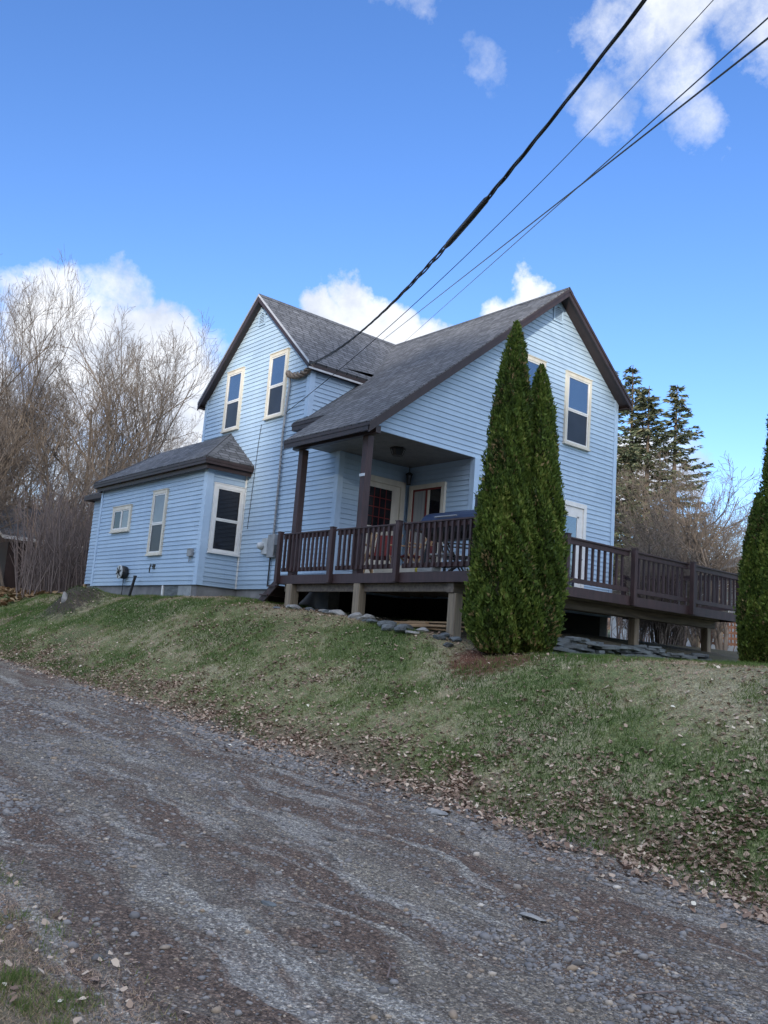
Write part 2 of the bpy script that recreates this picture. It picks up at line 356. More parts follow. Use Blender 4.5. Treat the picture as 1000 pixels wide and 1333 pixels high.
# ------------------------------------------------------------------ terrain
TX = [-200, -25, -12, -4, -2, 0, 2.3, 3., 3.6, 6, 9, 14, 60]
TZ = [-.2, -.35, -.45, -.46, -.6, -.73, -.97, -1.1, -1.17, -1.13, -1.14, -1.3, -1.6]
def road_z(x, y):
    return -2.46+.04*(3.7-x)+.012*(y+4.3)
def ground_z(x, y, rough=True):
    x = np.asarray(x, float); y = np.asarray(y, float)
    top = np.interp(x, TX, TZ)
    top = top+.16*sst(-.6, 2.5, y)*sst(-.5, .8, x)*(1-sst(2.75, 3.35, x))
    top = top+.07*sst(-.5, 3., y)*sst(3.2, 3.6, x)
    rz = road_z(x, y)
    w = .16*(fbm(x*.8+3, y*.8, 3)-.5)
    t = np.clip((y+4.35+w)/3.35, 0, 1)
    f = np.where(t < .12, t*t/.24, np.where(t > .8, 1-(1-t)**2*.5/.2*1.0, 0))
    mid = .06+(t-.12)*((.9-.06)/.68)
    f = np.where((t >= .12) & (t <= .8), mid, f)
    z = rz+(top-rz)*f
    # background: woods rise behind on the left, gentle rise behind on the right
    r = np.hypot(x, y)
    z = z+np.where(y > -1, 1, 0)*sst(14, 70, r)*3.2*sst(-5, 10, y+(-x)*.6)
    z = z+sst(0, 1, (-x-24)/30)*1.2*sst(-4, 2, y)
    z = z+9.5*sst(9, 34, (x-8)*.62+(-y-9)*.75)  # unseen hill behind the photographer, added to help shade the house
    if rough:
        onroad = sst(-4.0, -4.6, y)*sst(-9, -8.2, y)
        rut = .035*(fbm(x*.25, y*2.2+9, 4)-.5)+.012*(fbm(x*2.5, y*5, 3)-.5)
        lawn = .07*(fbm(x*1.1+40, y*1.3, 4)-.5)+.02*(fbm(x*6, y*6, 2)-.5)
        z = z+rut*onroad+lawn*(1-onroad)
        # low mound of turned earth on the lawn at the left
        z = z+.5*np.exp(-(((x+9.7)/.85)**2+((y+2.05)/.5)**2))*(.75+.5*fbm(x*3, y*3, 3))
    return z
def gz(x, y): return float(ground_z(np.array([x]), np.array([y]))[0])
def axis(segs):
    out = []
    for a, b, s in segs: out += list(np.arange(a, b, s))
    return np.array(out+[segs[-1][1]])
xs = axis(((-220, -60, 8), (-60, -14, 1.), (-14, 2, .12), (2, 12.6, .06), (12.6, 20, .6), (20, 200, 8)))
ys = axis(((-120, -20, 8), (-20, -10.5, .6), (-10.5, -.5, .07), (-.5, 8, .3), (8, 40, 1.5), (40, 260, 10)))
GX, GY = np.meshgrid(xs, ys, indexing='ij'); GZ = ground_z(GX, GY)
nx, ny = GX.shape
V = np.stack([GX, GY, GZ], -1).reshape(-1, 3)
I = np.arange(nx*ny).reshape(nx, ny)
F = np.stack([I[:-1, :-1], I[1:, :-1], I[1:, 1:], I[:-1, 1:]], -1).reshape(-1, 4)
cy = (GY[:-1, :-1]+GY[1:, 1:]).reshape(-1)/2; cx = (GX[:-1, :-1]+GX[1:, 1:]).reshape(-1)/2
wv = .5*(fbm(cx*.7, cy*.7, 3)-.5)
isr = (cy+wv < -4.3) & (cy+wv > -8.4)
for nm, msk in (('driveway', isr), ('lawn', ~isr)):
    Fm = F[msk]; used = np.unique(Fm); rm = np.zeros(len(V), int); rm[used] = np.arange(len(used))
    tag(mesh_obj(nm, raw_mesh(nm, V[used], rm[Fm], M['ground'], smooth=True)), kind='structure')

# ------------------------------------------------------------------ the house
HO = (-4., 3., -.5)
house = empty('house', HO, 'pale blue clapboard farmhouse with two steep gables, grey shingle roof and brown trim', 'house')
YB, XB, ZC = 1.856, -1.955, 2.60
yR, zR, mR = 4.152, 6.859, .804
xL, mL = -5.497, .9
XWL, XWR, yRW = -7.837, -3.254, 6.466
XEr, XEl, YE = -5.477, -11.404, -1.0
ZB = -.171
H_ = .1022
def zA(y): return zR-mR*(yR-y)
def clip(poly, z0, z1):
    for s, lim in ((1, z0), (-1, z1)):
        out = []
        for i in range(len(poly)):
            a, b = poly[i-1], poly[i]; da, db = s*(a[1]-lim), s*(b[1]-lim)
            if da >= 0: out.append(a)
            if (da > 0 and db < 0) or (da < 0 and db > 0):
                t = da/(da-db); out.append((a[0]+(b[0]-a[0])*t, a[1]+(b[1]-a[1])*t))
        poly = out
        if len(poly) < 3: return []
    return poly
def wall_map(axis_, c, sgn):
    """(u, z, d) -> world; axis_ 'y': wall at y=c, u is x; 'x': wall at x=c, u is y; d outward"""
    if axis_ == 'y': return lambda u, z, d: (u, c+sgn*d, z)
    return lambda u, z, d: (c+sgn*d, u, z)
def siding(polys, wm, parent=house, flip=False):
    mb = MB()
    for poly in polys:
        z0 = min(p[1] for p in poly); z1 = max(p[1] for p in poly)
        k = math.floor((z0-ZB)/H_+1e-6)
        while ZB+k*H_ < z1-1e-4:
            a, b = ZB+k*H_, ZB+(k+1)*H_; q = clip(poly, max(a, z0), min(b, z1)); k += 1
            if len(q) < 3: continue
            off = lambda z: .004+.016*(b-z)/H_
            pts = [wm(u, z, off(z)) for u, z in q]
            mb.face(pts)
            lo = min(z for u, z in q); us = [u for u, z in q if z < lo+1e-5]
            if len(us) > 1:
                u0, u1 = min(us), max(us); mb.face([wm(u0, lo, off(lo)), wm(u1, lo, off(lo)), wm(u1, lo, 0), wm(u0, lo, 0)])
    # backing sheet
    for poly in polys: mb.face([wm(u, z, -.01) for u, z in poly])
    return mb.build('wall', M['siding'], parent)
def wbox(mb, wm, u0, u1, z0, z1, d0, d1, mi=0):
    a = wm(u0, z0, d0); b = wm(u1, z1, d1); mb.box(a[0], b[0], a[1], b[1], a[2], b[2], mi)
wL = wall_map('y', 0., -1); wS = wall_map('x', XWR, 1); wP = wall_map('x', XB, 1); wQ = wall_map('y', YB, -1)
wR = wall_map('x', 0., 1); wE = wall_map('y', YE, -1); wF = wall_map('x', XEr, 1)
gl = lambda x: zR-.06-mL*abs(x-xL)
siding([[(XWL, ZB), (XWR, ZB), (XWR, gl(XWR)), (xL, gl(xL)), (XWL, gl(XWL))], [(XWR, ZB), (XB, ZB), (XB, zA(0)-.06), (XWR, zA(0)-.06)]], wL)
siding([[(0, zA(0)), (1.75, zA(1.75)), (1.75, gl(XWR)), (0, gl(XWR))]], wS)
siding([[(0, ZB), (YB, ZB), (YB, ZC), (0, ZC)]], wP)
siding([[(XB, ZB), (0, ZB), (0, ZC), (XB, ZC)]], wQ)
yP = -.93
siding([[(YB, ZB), (yRW, ZB), (yRW, ZC), (YB, ZC)], [(yP, ZC), (yRW, ZC), (yRW, zA(2*yR-yRW)-.06), (yR, zR-.06), (yP, zA(yP)-.06)]], wR)
siding([[(XEl, ZB), (XEr, ZB), (XEr, 2.5), (XEl, 2.5)]], wE)
siding([[(YE, ZB), (0, ZB), (0, 2.5), (YE, 2.5)]], wF)
siding([[(-12.95, -.07), (XEl, -.07), (XEl, 2.45), (-12.95, 2.45)]], wall_map('y', -.6, -1))
# walls that face away
siding([[(XWL, ZB), (0, ZB), (0, 4.9), (XWL, 4.9)]], wall_map('y', yRW, 1))
siding([[(0, ZB), (yRW, ZB), (yRW, 4.9), (0, gl(XWL))]], wall_map('x', XWL, -1))
siding([[(YE, ZB), (3, ZB), (3, 2.5), (YE, 2.5)]], wall_map('x', XEl, -1))
siding([[(-.6, ZB), (3, ZB), (3, 2.4), (-.6, 2.4)]], wall_map('x', -12.95, -1))
siding([[(-12.95, ZB), (XWL, ZB), (XWL, 2.5), (-12.95, 2.5)]], wall_map('y', 3., 1))
# corner posts of the siding
def corner(x, y, z0, z1, sx, sy, w=.085):
    mb = MB(); mb.box(x, x-sx*w, y+sy*.002, y+sy*.032, z0, z1); mb.box(x+sx*.002, x+sx*.032, y+sy*.032, y-sy*w, z0, z1)
    mb.build('corner_trim', M['corner'], house)
corner(XWL, 0, ZB, gl(XWL)-.0, -1, -1, .07)
corner(XWR, 0, zA(0)+.0, gl(XWR)+.02, 1, -1, .1)
corner(XB, 0, ZB, ZC, 1, -1, .1)
corner(0, YB, ZB, ZC, 1, -1, .1)
corner(0, yRW, ZB, 4.93, 1, 1, .09)
corner(XEr, YE, ZB, 2.5, 1, -1, .13)
corner(XEl, YE, ZB, 2.5, -1, -1, .09)
mb = MB(); mb.box(XEr+.018, XEr+.05, -.045, -.018, ZB, 2.48); mb.build('corner_trim', M['white'], house)
mb = MB(); wbox(mb, wP, YB-.045, YB-.02, ZB, ZC, .018, .04); mb.build('corner_trim', M['siding'], house)
# foundation
mb = MB()
mb.box(XWL+.03, XB-.03, .03, .3, -1.2, ZB-.004)
mb.box(XEl+.03, XEr-.03, YE+.03, YE+.3, -1.0, ZB-.004); mb.box(XEr-.3, XEr-.034, YE+.3, .034, -1.0, ZB-.006)
mb.box(XEl+.03, XEl+.3, YE+.3, 3, -1.0, ZB-.006)
mb.box(-12.93, XEl, -.57, -.3, -1.0, -.08); mb.box(-12.93, XWL, 2.7, 2.97, -1, ZB-.006)
mb.box(XWL+.03, -.03, yRW-.3, yRW-.034, -1.4, ZB-.004)
mb.build('foundation', M['concrete'], house)
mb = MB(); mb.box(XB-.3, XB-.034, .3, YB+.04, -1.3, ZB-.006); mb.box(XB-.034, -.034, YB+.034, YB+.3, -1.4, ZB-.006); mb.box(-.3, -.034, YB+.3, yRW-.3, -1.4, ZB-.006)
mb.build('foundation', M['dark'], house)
mb = MB(); mb.box(-12.98, -12.86, -.63, -.5, -.7, -.07); mb.build('foundation_post', M['tan'], house)

# ---- roofs
def roof(name, polys, T=.05, parent=house):
    mb = MB()
    for P in polys:
        P = [Vector(p) for p in P]
        n = (P[1]-P[0]).cross(P[2]-P[0]).normalized()
        if n.z < 0: n = -n
        eave = Vector((0, 0, 1)).cross(n).normalized(); up = n.cross(eave)
        if up.z < 0: up = -up
        mb.prism(P, -n*T, uvf=lambda p: (Vector(p).dot(eave), Vector(p).dot(up)))
    return mb.build(name, M['shingle'], parent)
def A(x, y): return (x, y, zA(y))
def B(x, y): return (x, y, zR-mR*(y-yR))
def C_(x, y): return (x, y, zR-mL*abs(x-xL))
OX, yE = .314, -1.108
vy = lambda x: yR-mL*abs(x-xL)/mR            # valley line
mroof = roof('roof', [[A(OX, yR), A(OX, yE), A(-2.34, yE), A(-2.34, yR-.0), A(-2.34, yR)][:4],
      [A(-2.34, yR), A(-2.34, -.17), A(-3.55, -.17), A(-3.55, .02), A(XWR, .02), A(XWR, vy(XWR)), A(xL, yR)],
      [A(xL, yR), A(-8., vy(-8.)), A(-8., yR)], [B(OX, yR), B(OX, 6.62), B(-8., 6.62), B(-8., yR)]])
roof('roof', [[C_(xL, -.19), C_(-3.098, -.19), C_(-3.098, vy(-3.098)), C_(xL, yR)], [C_(xL, -.19), C_(-8., -.19), C_(-8., vy(-8.)), C_(xL, yR)]])
# ridge caps and valley
mb = MB()
for sy in (-1, 1):
    q = [Vector((OX, yR, zR+.012)), Vector((-8, yR, zR+.012)), Vector((-8, yR+sy*.14, zR+.012-.14*mR)), Vector((OX, yR+sy*.14, zR+.012-.14*mR))]
    mb.face(q, [(p.x*1.7, p.y*3) for p in q])
for sx in (-1, 1):
    q = [Vector((xL, -.19, zR+.012)), Vector((xL, yR, zR+.012)), Vector((xL+sx*.14, yR, zR+.012-.14*mL)), Vector((xL+sx*.14, -.19, zR+.012-.14*mL))]
    mb.face(q, [(p.y*1.7, p.x*3) for p in q])
mb.build('ridge_cap', M['shingle'], house)
# extension: hipped roof
zE, mE = 2.651, .762
xr, xl_, ye = -5.196, -11.521, -1.246
Z0 = zE+mE*1.246
apx, apl = xr-1.246, xl_+1.246
roof('roof', [[(xl_, ye, zE), (xr, ye, zE), (apx, 0, Z0), (apl, 0, Z0)], [(xr, ye, zE), (xr, -.003, zE), (apx, -.003, Z0)],
     [(xl_, ye, zE), (apl, 0, Z0), (apl, 2., Z0), (xl_, 3.2, zE)], [(apl, 0, Z0), (XWL, 0, Z0), (XWL, 3.2, zE-.2), (xl_, 3.2, zE)]])
mb = MB()
for a, b, sx in (((xr, ye, zE), (apx, 0, Z0), -1), ((xl_, ye, zE), (apl, 0, Z0), 1)):
    a = Vector(a)+Vector((0, 0, .012)); b = Vector(b)+Vector((0, 0, .012))
    for o in (Vector((sx*.15, 0, 0)), Vector((0, .15, 0))):
        q = [a, b, b+o, a+o]; mb.face(q, [(0, 0), (b.z*3, 0), (b.z*3, .1), (0, .1)])
    mb.build('hip_cap', M['shingle'], house); mb = MB()
roof('roof', [[(-13.2, -.85, 2.50), (XEl+.02, -.85, 2.50), (XEl+.02, 1., 3.3), (-13.2, 1., 3.3)]])

# fascia, rakes and soffits
def fas(pts_list, mat='brown', name='fascia'):
    mb = MB()
    for f in pts_list: f(mb)
    return mb.build(name, M[mat], house)
def rake(mb, p, q, drop, th, out):
    """board hanging below the roof edge p-q by drop, th thick to side out"""
    p = Vector(p); q = Vector(q); o = Vector(out)*th; d = Vector((0, 0, -drop))
    mb.prism([p, q, q+d, p+d], o)
e1 = .055
# main gable rakes (brown, with second moulding)
mb = MB()
a = Vector((OX, yE, zA(yE)-e1)); pk = Vector((OX, yR, zR-e1)); c = Vector((OX, 6.62, B(0, 6.62)[2]-e1))
rake(mb, a-Vector((.002, 0, 0)), pk-Vector((.002, 0, 0)), .15, .03, (-1, 0, 0)); rake(mb, pk-Vector((.002, 0, 0)), c-Vector((.002, 0, 0)), .15, .03, (-1, 0, 0))
mb.build('rake_board', M['brown'], house)
mb = MB()   # crown strip just under the shingles, proud of the rake board
for p, q in ((a, pk), (pk, c)): rake(mb, p+Vector((.012, 0, .03)), q+Vector((.012, 0, .03)), .07, .012, (-1, 0, 0))
mb.build('rake_moulding', M['brown'], house)
mb = MB()   # rake soffit
for p, q in ((a, pk), (pk, c)):
    d = Vector((0, 0, -.115)); w = Vector((-(OX-.035-.02), 0, 0)); s = Vector((-.034, 0, 0))
    mb.prism([p+d+s, q+d+s, q+d+s+w, p+d+s+w], (0, 0, .01))
mb.build('soffit', M['brown'], house)
# porch eave
mb = MB(); ze = zA(yE)-e1
mb.box(-2.34, OX-.004, yE+.0, yE+.03, ze-.11, ze); mb.box(-2.34, OX+.01, yE-.012, yE-.0005, ze-.025, ze+.03)
mb.box(-2.30, OX-.05, yE+.19, yE+.30, 2.47, ZC-.002)       # beam over the posts
mb.build('fascia', M['brown'], house)
mb = MB(); mb.prism([(-2.34, yE+.03, ze), (-2.34, -.02, zA(-.02)-e1), (-2.34, -.02, zA(-.02)-e1-.13), (-2.34, yE+.03, ze-.11)], (.03, 0, 0))
mb.build('fascia', M['brown'], house)
# porch ceiling, beaded boards
mb = MB(); x = -2.31
while x < -.02:
    x2 = min(x+.1, -.012); yy1 = YB-.02 if x2 > XB+.05 else -.02
    mb.box(x+.003, x2-.003, yE+.03, yy1, ZC, ZC+.012); x += .1
mb.box(-2.31, -.012, yE+.03, -.02, ZC+.013, ZC+.02); mb.box(XB+.02, -.012, -.02, YB-.02, ZC+.013, ZC+.02)
mb.box(-.012, OX-.035, yE+.03, yP+.0, ZC, ZC+.012)
mb.build('porch_ceiling', M['soffit'], house)
# small eave piece left of the porch roof
mb = MB(); zz = zA(-.17)-e1; mb.box(-3.55, -2.31, -.17, -.14, zz-.12, zz); mb.box(-3.56, -2.35, -.183, -.1705, zz-.03, zz+.03); mb.box(-3.55, -2.35, -.139, -.02, zz-.12, zz-.105)
mb.prism([(-3.55, -.139, zz+.01), (-3.55, .0, zA(0)-e1), (-3.55, 0, zA(0)-.2), (-3.55, -.139, zz-.12)], (.02, 0, 0))
mb.build('fascia', M['brown'], house)
# rear eave
mb = MB(); zb_ = B(0, 6.62)[2]-e1; mb.box(-8., OX-.05, 6.59, 6.618, zb_-.13, zb_); mb.box(-7.9, OX-.05, 6.49, 6.59, zb_-.13, zb_-.115); mb.build('fascia', M['brown'], house)
# wing gable rakes
pkL = Vector((xL, -.19, zR-e1)); lL = Vector((-8., -.19, C_(-8., 0)[2]-e1)); rL = Vector((-3.098, -.19, C_(-3.098, 0)[2]-e1))
mb = MB()
rake(mb, lL, pkL, .15, .028, (0, 1, 0)); rake(mb, pkL, rL, .12, .028, (0, 1, 0))
mb.build('rake_board', M['brown'], house)
mb = MB()
for p, q in ((lL, pkL), (pkL, rL)):
    d = Vector((0, .03, -.10)); w = Vector((0, .14, 0)); mb.prism([p+d, q+d, q+d+w, p+d+w], (0, 0, .01))
mb.build('soffit', M['brown'], house)
mb = MB(); rake(mb, pkL+Vector((0, -.008, .055)), rL+Vector((0, -.008, .055)), .06, .006, (0, 1, 0)); mb.build('drip_edge', M['drip'], house)
mb = MB(); rake(mb, lL+Vector((0, -.008, .055)), pkL+Vector((0, -.008, .055)), .06, .006, (0, 1, 0)); mb.build('drip_edge', M['grey'], house)
# wing eave along the roof (right) with metal edge, and left
mb = MB(); z_ = rL.z; yv = vy(-3.098)
mb.box(-3.13, -3.10, -.16, yv-.02, z_-.12, z_+.005); mb.box(-3.236, -3.131, -.16, yv, z_-.10, z_-.085)
mb.build('fascia', M['brown'], house); mb = MB()
mb.box(-8., -7.97, -.16, 3., z_-.2, z_-.09); mb.box(-7.97, -7.86, -.16, 3., z_-.2, z_-.185)
mb.build('fascia', M['brown'], house)
mb = MB(); mb.box(-3.099, -3.088, -.19, yv-.03, z_-.115, z_-.075); mb.build('drip_edge', M['drip'], house)
# extension fascia, two-step
mb = MB()
zf = zE-.05
mb.box(xl_, xr, ye, ye+.025, zf-.10, zf); mb.box(xr-.025, xr, ye+.025, -.02, zf-.10, zf); mb.box(xl_, xl_+.025, ye+.025, 3.2, zf-.10, zf)
mb.box(xl_-.012, xr+.012, ye-.012, ye-.0005, zf-.035, zf+.02); mb.box(xr+.0005, xr+.012, ye, -.02, zf-.035, zf+.02)
mb.box(xl_+.08, xr-.08, ye+.08, ye+.1, zf-.20, zf-.10); mb.box(xr-.10, xr-.08, ye+.1, -.02, zf-.20, zf-.10); mb.box(xl_+.08, xl_+.1, ye+.1, 3., zf-.20, zf-.10)
mb.box(xl_+.025, xr-.025, ye+.025, YE-.02, zf-.105, zf-.09)
mb.box(xr-.08, xr-.025, ye+.08, -.02, zf-.105, zf-.09)
mb.box(-13.2, XEl-.01, -.85, -.82, 2.35, 2.46); mb.box(-13.2, XEl-.01, -.82, -.63, 2.35, 2.362); mb.box(-13.2, -13.17, -.82, 1., 2.35, 2.5)
mb.build('fascia', M['brown'], house)

# ---- windows
def window(wm, u0, u1, z0, z1, casing='cream', upper='glass', lower='screen', kind='hung', label=None, cw=.075, inner='white'):
    mb = MB()
    wbox(mb, wm, u0, u0+cw, z0+.04, z1, .0, .06); wbox(mb, wm, u1-cw, u1, z0+.04, z1, .0, .06)
    wbox(mb, wm, u0+cw, u1-cw, z1-cw*1.1, z1, .0, .06); wbox(mb, wm, u0+cw, u1-cw, z0+.04, z0+cw, .0, .06)
    wbox(mb, wm, u0-.005, u1+.005, z0, z0+.04, .0, .085)                  # sill
    wbox(mb, wm, u0-.012, u1+.012, z1, z1+.018, .0, .075)                 # drip cap
    w = mb.build('window', M[casing], house)
    if label: w['label'] = label
    a, b, c, d = u0+cw, u1-cw, z0+cw, z1-cw*1.1; zm = (c+d)/2; s = .032
    def sash(nm, ua, ub, za, zb, d0, mat, pane):
        m = MB(); wbox(m, wm, ua, ua+s, za, zb, d0, d0+.016); wbox(m, wm, ub-s, ub, za, zb, d0, d0+.016)
        wbox(m, wm, ua+s, ub-s, zb-s, zb, d0, d0+.016); wbox(m, wm, ua+s, ub-s, za, za+s, d0, d0+.016)
        m.build('sash', M[mat], w)
        m = MB(); m.face([wm(ua+s, za+s, d0+.004), wm(ub-s, za+s, d0+.004), wm(ub-s, zb-s, d0+.004), wm(ua+s, zb-s, d0+.004)]); m.build('pane', M[pane], w)
    if kind == 'hung':
        sash('u', a, b, zm-.01, d, .034, inner, upper); sash('l', a, b, c, zm-.012, .028, inner, lower)
    else:
        um = (a+b)/2; sash('l', a, um, c, d, .034, inner, upper); sash('r', um+.002, b, c, d, .028, inner, lower)
    return w
window(wL, -6.84, -6.08, 3.65, 5.19); window(wL, -4.92, -4.17, 3.68, 5.24)
window(wE, -10.45, -9.32, 1.21, 1.905, kind='slide', cw=.09, upper='darkglass', lower='blindglass')
window(wE, -8.09, -7.33, .535, 2.13, upper='blindglass')
window(wF, -.83, -.06, .558, 2.137, casing='white', upper='darkglass', lower='darkglass')
window(wR, 4.515, 5.42, 3.46, 5.105); window(wR, 2.9, 3.79, 3.46, 5.09)
def vent(wm, u0, u1, z0, z1):
    mb = MB()
    wbox(mb, wm, u0, u0+.03, z0, z1, 0, .045); wbox(mb, wm, u1-.03, u1, z0, z1, 0, .045); wbox(mb, wm, u0+.03, u1-.03, z0, z0+.03, 0, .04)
    um = (u0+u1)/2
    for s in (0, 1):
        p = [wm(u0 if s == 0 else um, z1 if s == 0 else z1+.08, .0), wm(um if s == 0 else u1, z1+.08 if s == 0 else z1, .0)]
        p += [tuple(Vector(p[1])-Vector((0, 0, .03))), tuple(Vector(p[0])-Vector((0, 0, .03)))]
        n = Vector(wm(0, 0, .04))-Vector(wm(0, 0, 0)); mb.prism(p, n)
    v = mb.build('gable_vent', M['siding'], house)
    mb = MB(); z = z0+.035
    while z < z1-.01:
        p = [wm(u0+.03, z, .040), wm(u1-.03, z, .040), wm(u1-.03, z+.03, .026), wm(u0+.03, z+.03, .026)]
        mb.prism(p, Vector((0, 0, .006))); z += .042
    mb.build('louvre', M['siding'], v)
    mb = MB(); mb.face([wm(u0+.03, z0+.03, .0245), wm(u1-.03, z0+.03, .0245), wm(u1-.03, z1, .0245), wm(um, z1+.05, .0245), wm(u0+.03, z1, .0245)]); mb.build('vent_screen', M['black'], v)
vent(wR, 3.99, 4.31, 6.13, 6.44); vent(wL, -5.64, -5.35, 6.12, 6.38)

# ---- doors
# cream entrance door with a nine-light window, on the porch side wall
mb = MB()
for u0, u1, z0, z1 in ((.55, .67, 0., 2.26), (1.62, 1.74, 0., 2.26), (.67, 1.62, 2.14, 2.26)): wbox(mb, wP, u0, u1, z0, z1, 0, .07)
wbox(mb, wP, .67, 1.62, -.02, .03, 0, .08)
d = mb.build('door', M['cream'], house); d['label'] = 'cream entrance door with a many-paned window'
mb = MB(); wbox(mb, wP, .67, 1.62, .03, 2.14, .0, .03)
lf = mb.build('door_leaf', M['cream'], d)
mb = MB(); wbox(mb, wP, .77, 1.40, 1.22, 2.03, .0, .034); mb.build('pane', M['darkglass'], d)
mb = MB()
for k in range(1, 4): wbox(mb, wP, .77+k*.1575-.009, .77+k*.1575+.009, 1.22, 2.03, .034, .040)
for k in range(1, 4): wbox(mb, wP, .77, 1.40, 1.22+k*.2025-.009, 1.22+k*.2025+.009, .034, .042)
mb.build('glazing_bars', M['redfab'], d)
mb = MB()
for u0, u1, z0, z1 in ((.74, .77, 1.18, 2.07), (1.40, 1.43, 1.18, 2.07), (.77, 1.40, 2.03, 2.07), (.77, 1.40, 1.18, 1.22)): wbox(mb, wP, u0, u1, z0, z1, .03, .044)
wbox(mb, wP, .77, 1.1, .25, 1.0, .03, .037); wbox(mb, wP, 1.16, 1.45, .25, 1.0, .03, .037)
mb.build('door_panel', M['cream'], d)
mb = MB(); mb.lathe(wP(1.53, 1.0, .02), [(.012, 0), (.012, .03), (.028, .04), (.03, .06), (.018, .075)], 12, 'x'); mb.build('handle', M['grey'], d, smooth=True)
# sliding door with red frame in the back wall of the porch
mb = MB()
for u0, u1, z0, z1 in ((-1.815, -1.72, 0., 2.19), (-.84, -.745, 0., 2.19), (-1.72, -.84, 2.10, 2.19)): wbox(mb, wQ, u0, u1, z0, z1, 0, .07)
d = mb.build('sliding_door', M['cream'], house); d['label'] = 'sliding glass door with red frame and cream casing'
mb = MB()
for u0, u1, z0, z1 in ((-1.72, -1.68, 0.02, 2.10), (-1.33, -1.27, .02, 2.06), (-1.68, -.84, 2.06, 2.10), (-1.68, -1.33, .02, .1)): wbox(mb, wQ, u0, u1, z0, z1, 0, .045)
mb.build('door_frame', M['red'], d)
mb = MB()
for u0, u1, z0, z1 in ((-1.27, -1.20, .02, 2.06), (-.875, -.84, .02, 2.06), (-1.2, -.875, .02, .12)): wbox(mb, wQ, u0, u1, z0, z1, 0, .042)
mb.build('screen_frame', M['cream'], d)
mb = MB(); mb.face([wQ(-1.68, .1, .034), wQ(-1.33, .1, .034), wQ(-1.33, 2.06, .034), wQ(-1.68, 2.06, .034)]); mb.build('curtain', M['pale'], d)
mb = MB(); mb.face([wQ(-1.2, .12, .034), wQ(-.875, .12, .034), wQ(-.875, 2.06, .034), wQ(-1.2, 2.06, .034)]); mb.build('pane', M['darkglass'], d)
# white glazed door in the right gable wall
mb = MB()
for u0, u1, z0, z1 in ((4.28, 4.38, 0., 2.23), (5.30, 5.40, 0., 2.23), (4.38, 5.30, 2.13, 2.23)): wbox(mb, wR, u0, u1, z0, z1, 0, .07)
d = mb.build('door', M['white'], house); d['label'] = 'white glazed door opening onto the side deck'
mb = MB()
for u0, u1, z0, z1 in ((4.38, 4.52, 0.02, 2.13), (5.16, 5.30, .02, 2.13), (4.52, 5.16, 1.96, 2.13), (4.52, 5.16, .02, .22)): wbox(mb, wR, u0, u1, z0, z1, 0, .042)
mb.build('door_leaf', M['white'], d)
mb = MB()
wbox(mb, wR, 5.10, 5.16, .25, 1.93, .03, .044); wbox(mb, wR, 4.52, 4.58, .25, 1.93, .03, .044); wbox(mb, wR, 4.52, 5.16, 1.90, 1.96, .03, .044); wbox(mb, wR, 4.52, 5.16, .22, .27, .03, .044)
mb.build('glazing_bead', M['white'], d)
mb = MB(); mb.face([wR(4.58, .27, .035), wR(5.10, .27, .035), wR(5.10, 1.9, .035), wR(4.58, 1.9, .035)]); mb.build('pane', M['glass'], d)
mb = MB(); mb.lathe(wR(5.23, 1.0, .042), [(.012, 0), (.012, .03), (.028, .04), (.03, .06), (.018, .075)], 12, 'x'); mb.build('handle', M['grey'], d, smooth=True)
# porch posts
for px in (-2.09, -.085):
    mb = MB(); mb.box(px-.07, px+.07, -.86, -.72, 0.002, 2.47)
    p = mb.build('porch_post', M['deck'], house, bevel=.006)
mb = MB(); mb.box(-.168, -.156, -.84, -.78, 1.72, 1.79); mb.box(-.16, -.02, -.874, -.861, 1.73, 1.78); mb.build('post_reflector', M['drip'], house)
# basement window and spigot under the extension
mb = MB(); wbox(mb, wE, -7.05, -6.35, -.46, -.19, -.028, -.012); mb.build('basement_window', M['slate'], house)
mb = MB(); wbox(mb, wE, -6.35, -5.72, -.47, -.19, -.028, -.01); mb.build('foundation_patch', M['grey'], house)
mb = MB(); wbox(mb, wE, -7.12, -7.05, -.47, -.18, -.028, .02); mb.build('board', M['white'], house)
mb = MB(); wbox(mb, wE, -7.72, -7.60, .22, .33, .014, .03); mb.lathe((-7.66, YE-.03, .28), [(.012, 0), (.014, -.06), (.02, -.07), (.02, -.09)], 8, 'y'); mb.tube([(-7.66, YE-.1, .28), (-7.66, YE-.12, .24), (-7.66, YE-.12, .12)], .016, 8); mb.box(-7.69, -7.63, YE-.115, YE-.085, .31, .33); mb.build('spigot', M['black'], house)
mb = MB(); wbox(mb, wE, -5.93, -5.73, .46, .62, .015, .09); wbox(mb, wE, -5.9, -5.76, .62, .635, .015, .1)
mb.tube([(-5.86, YE-.05, .46), (-5.86, YE-.05, .33)], .012, 6); mb.tube([(-5.80, YE-.05, .46), (-5.79, YE-.05, .36)], .012, 6); mb.build('junction_box', M['grey'], house, bevel=.006)

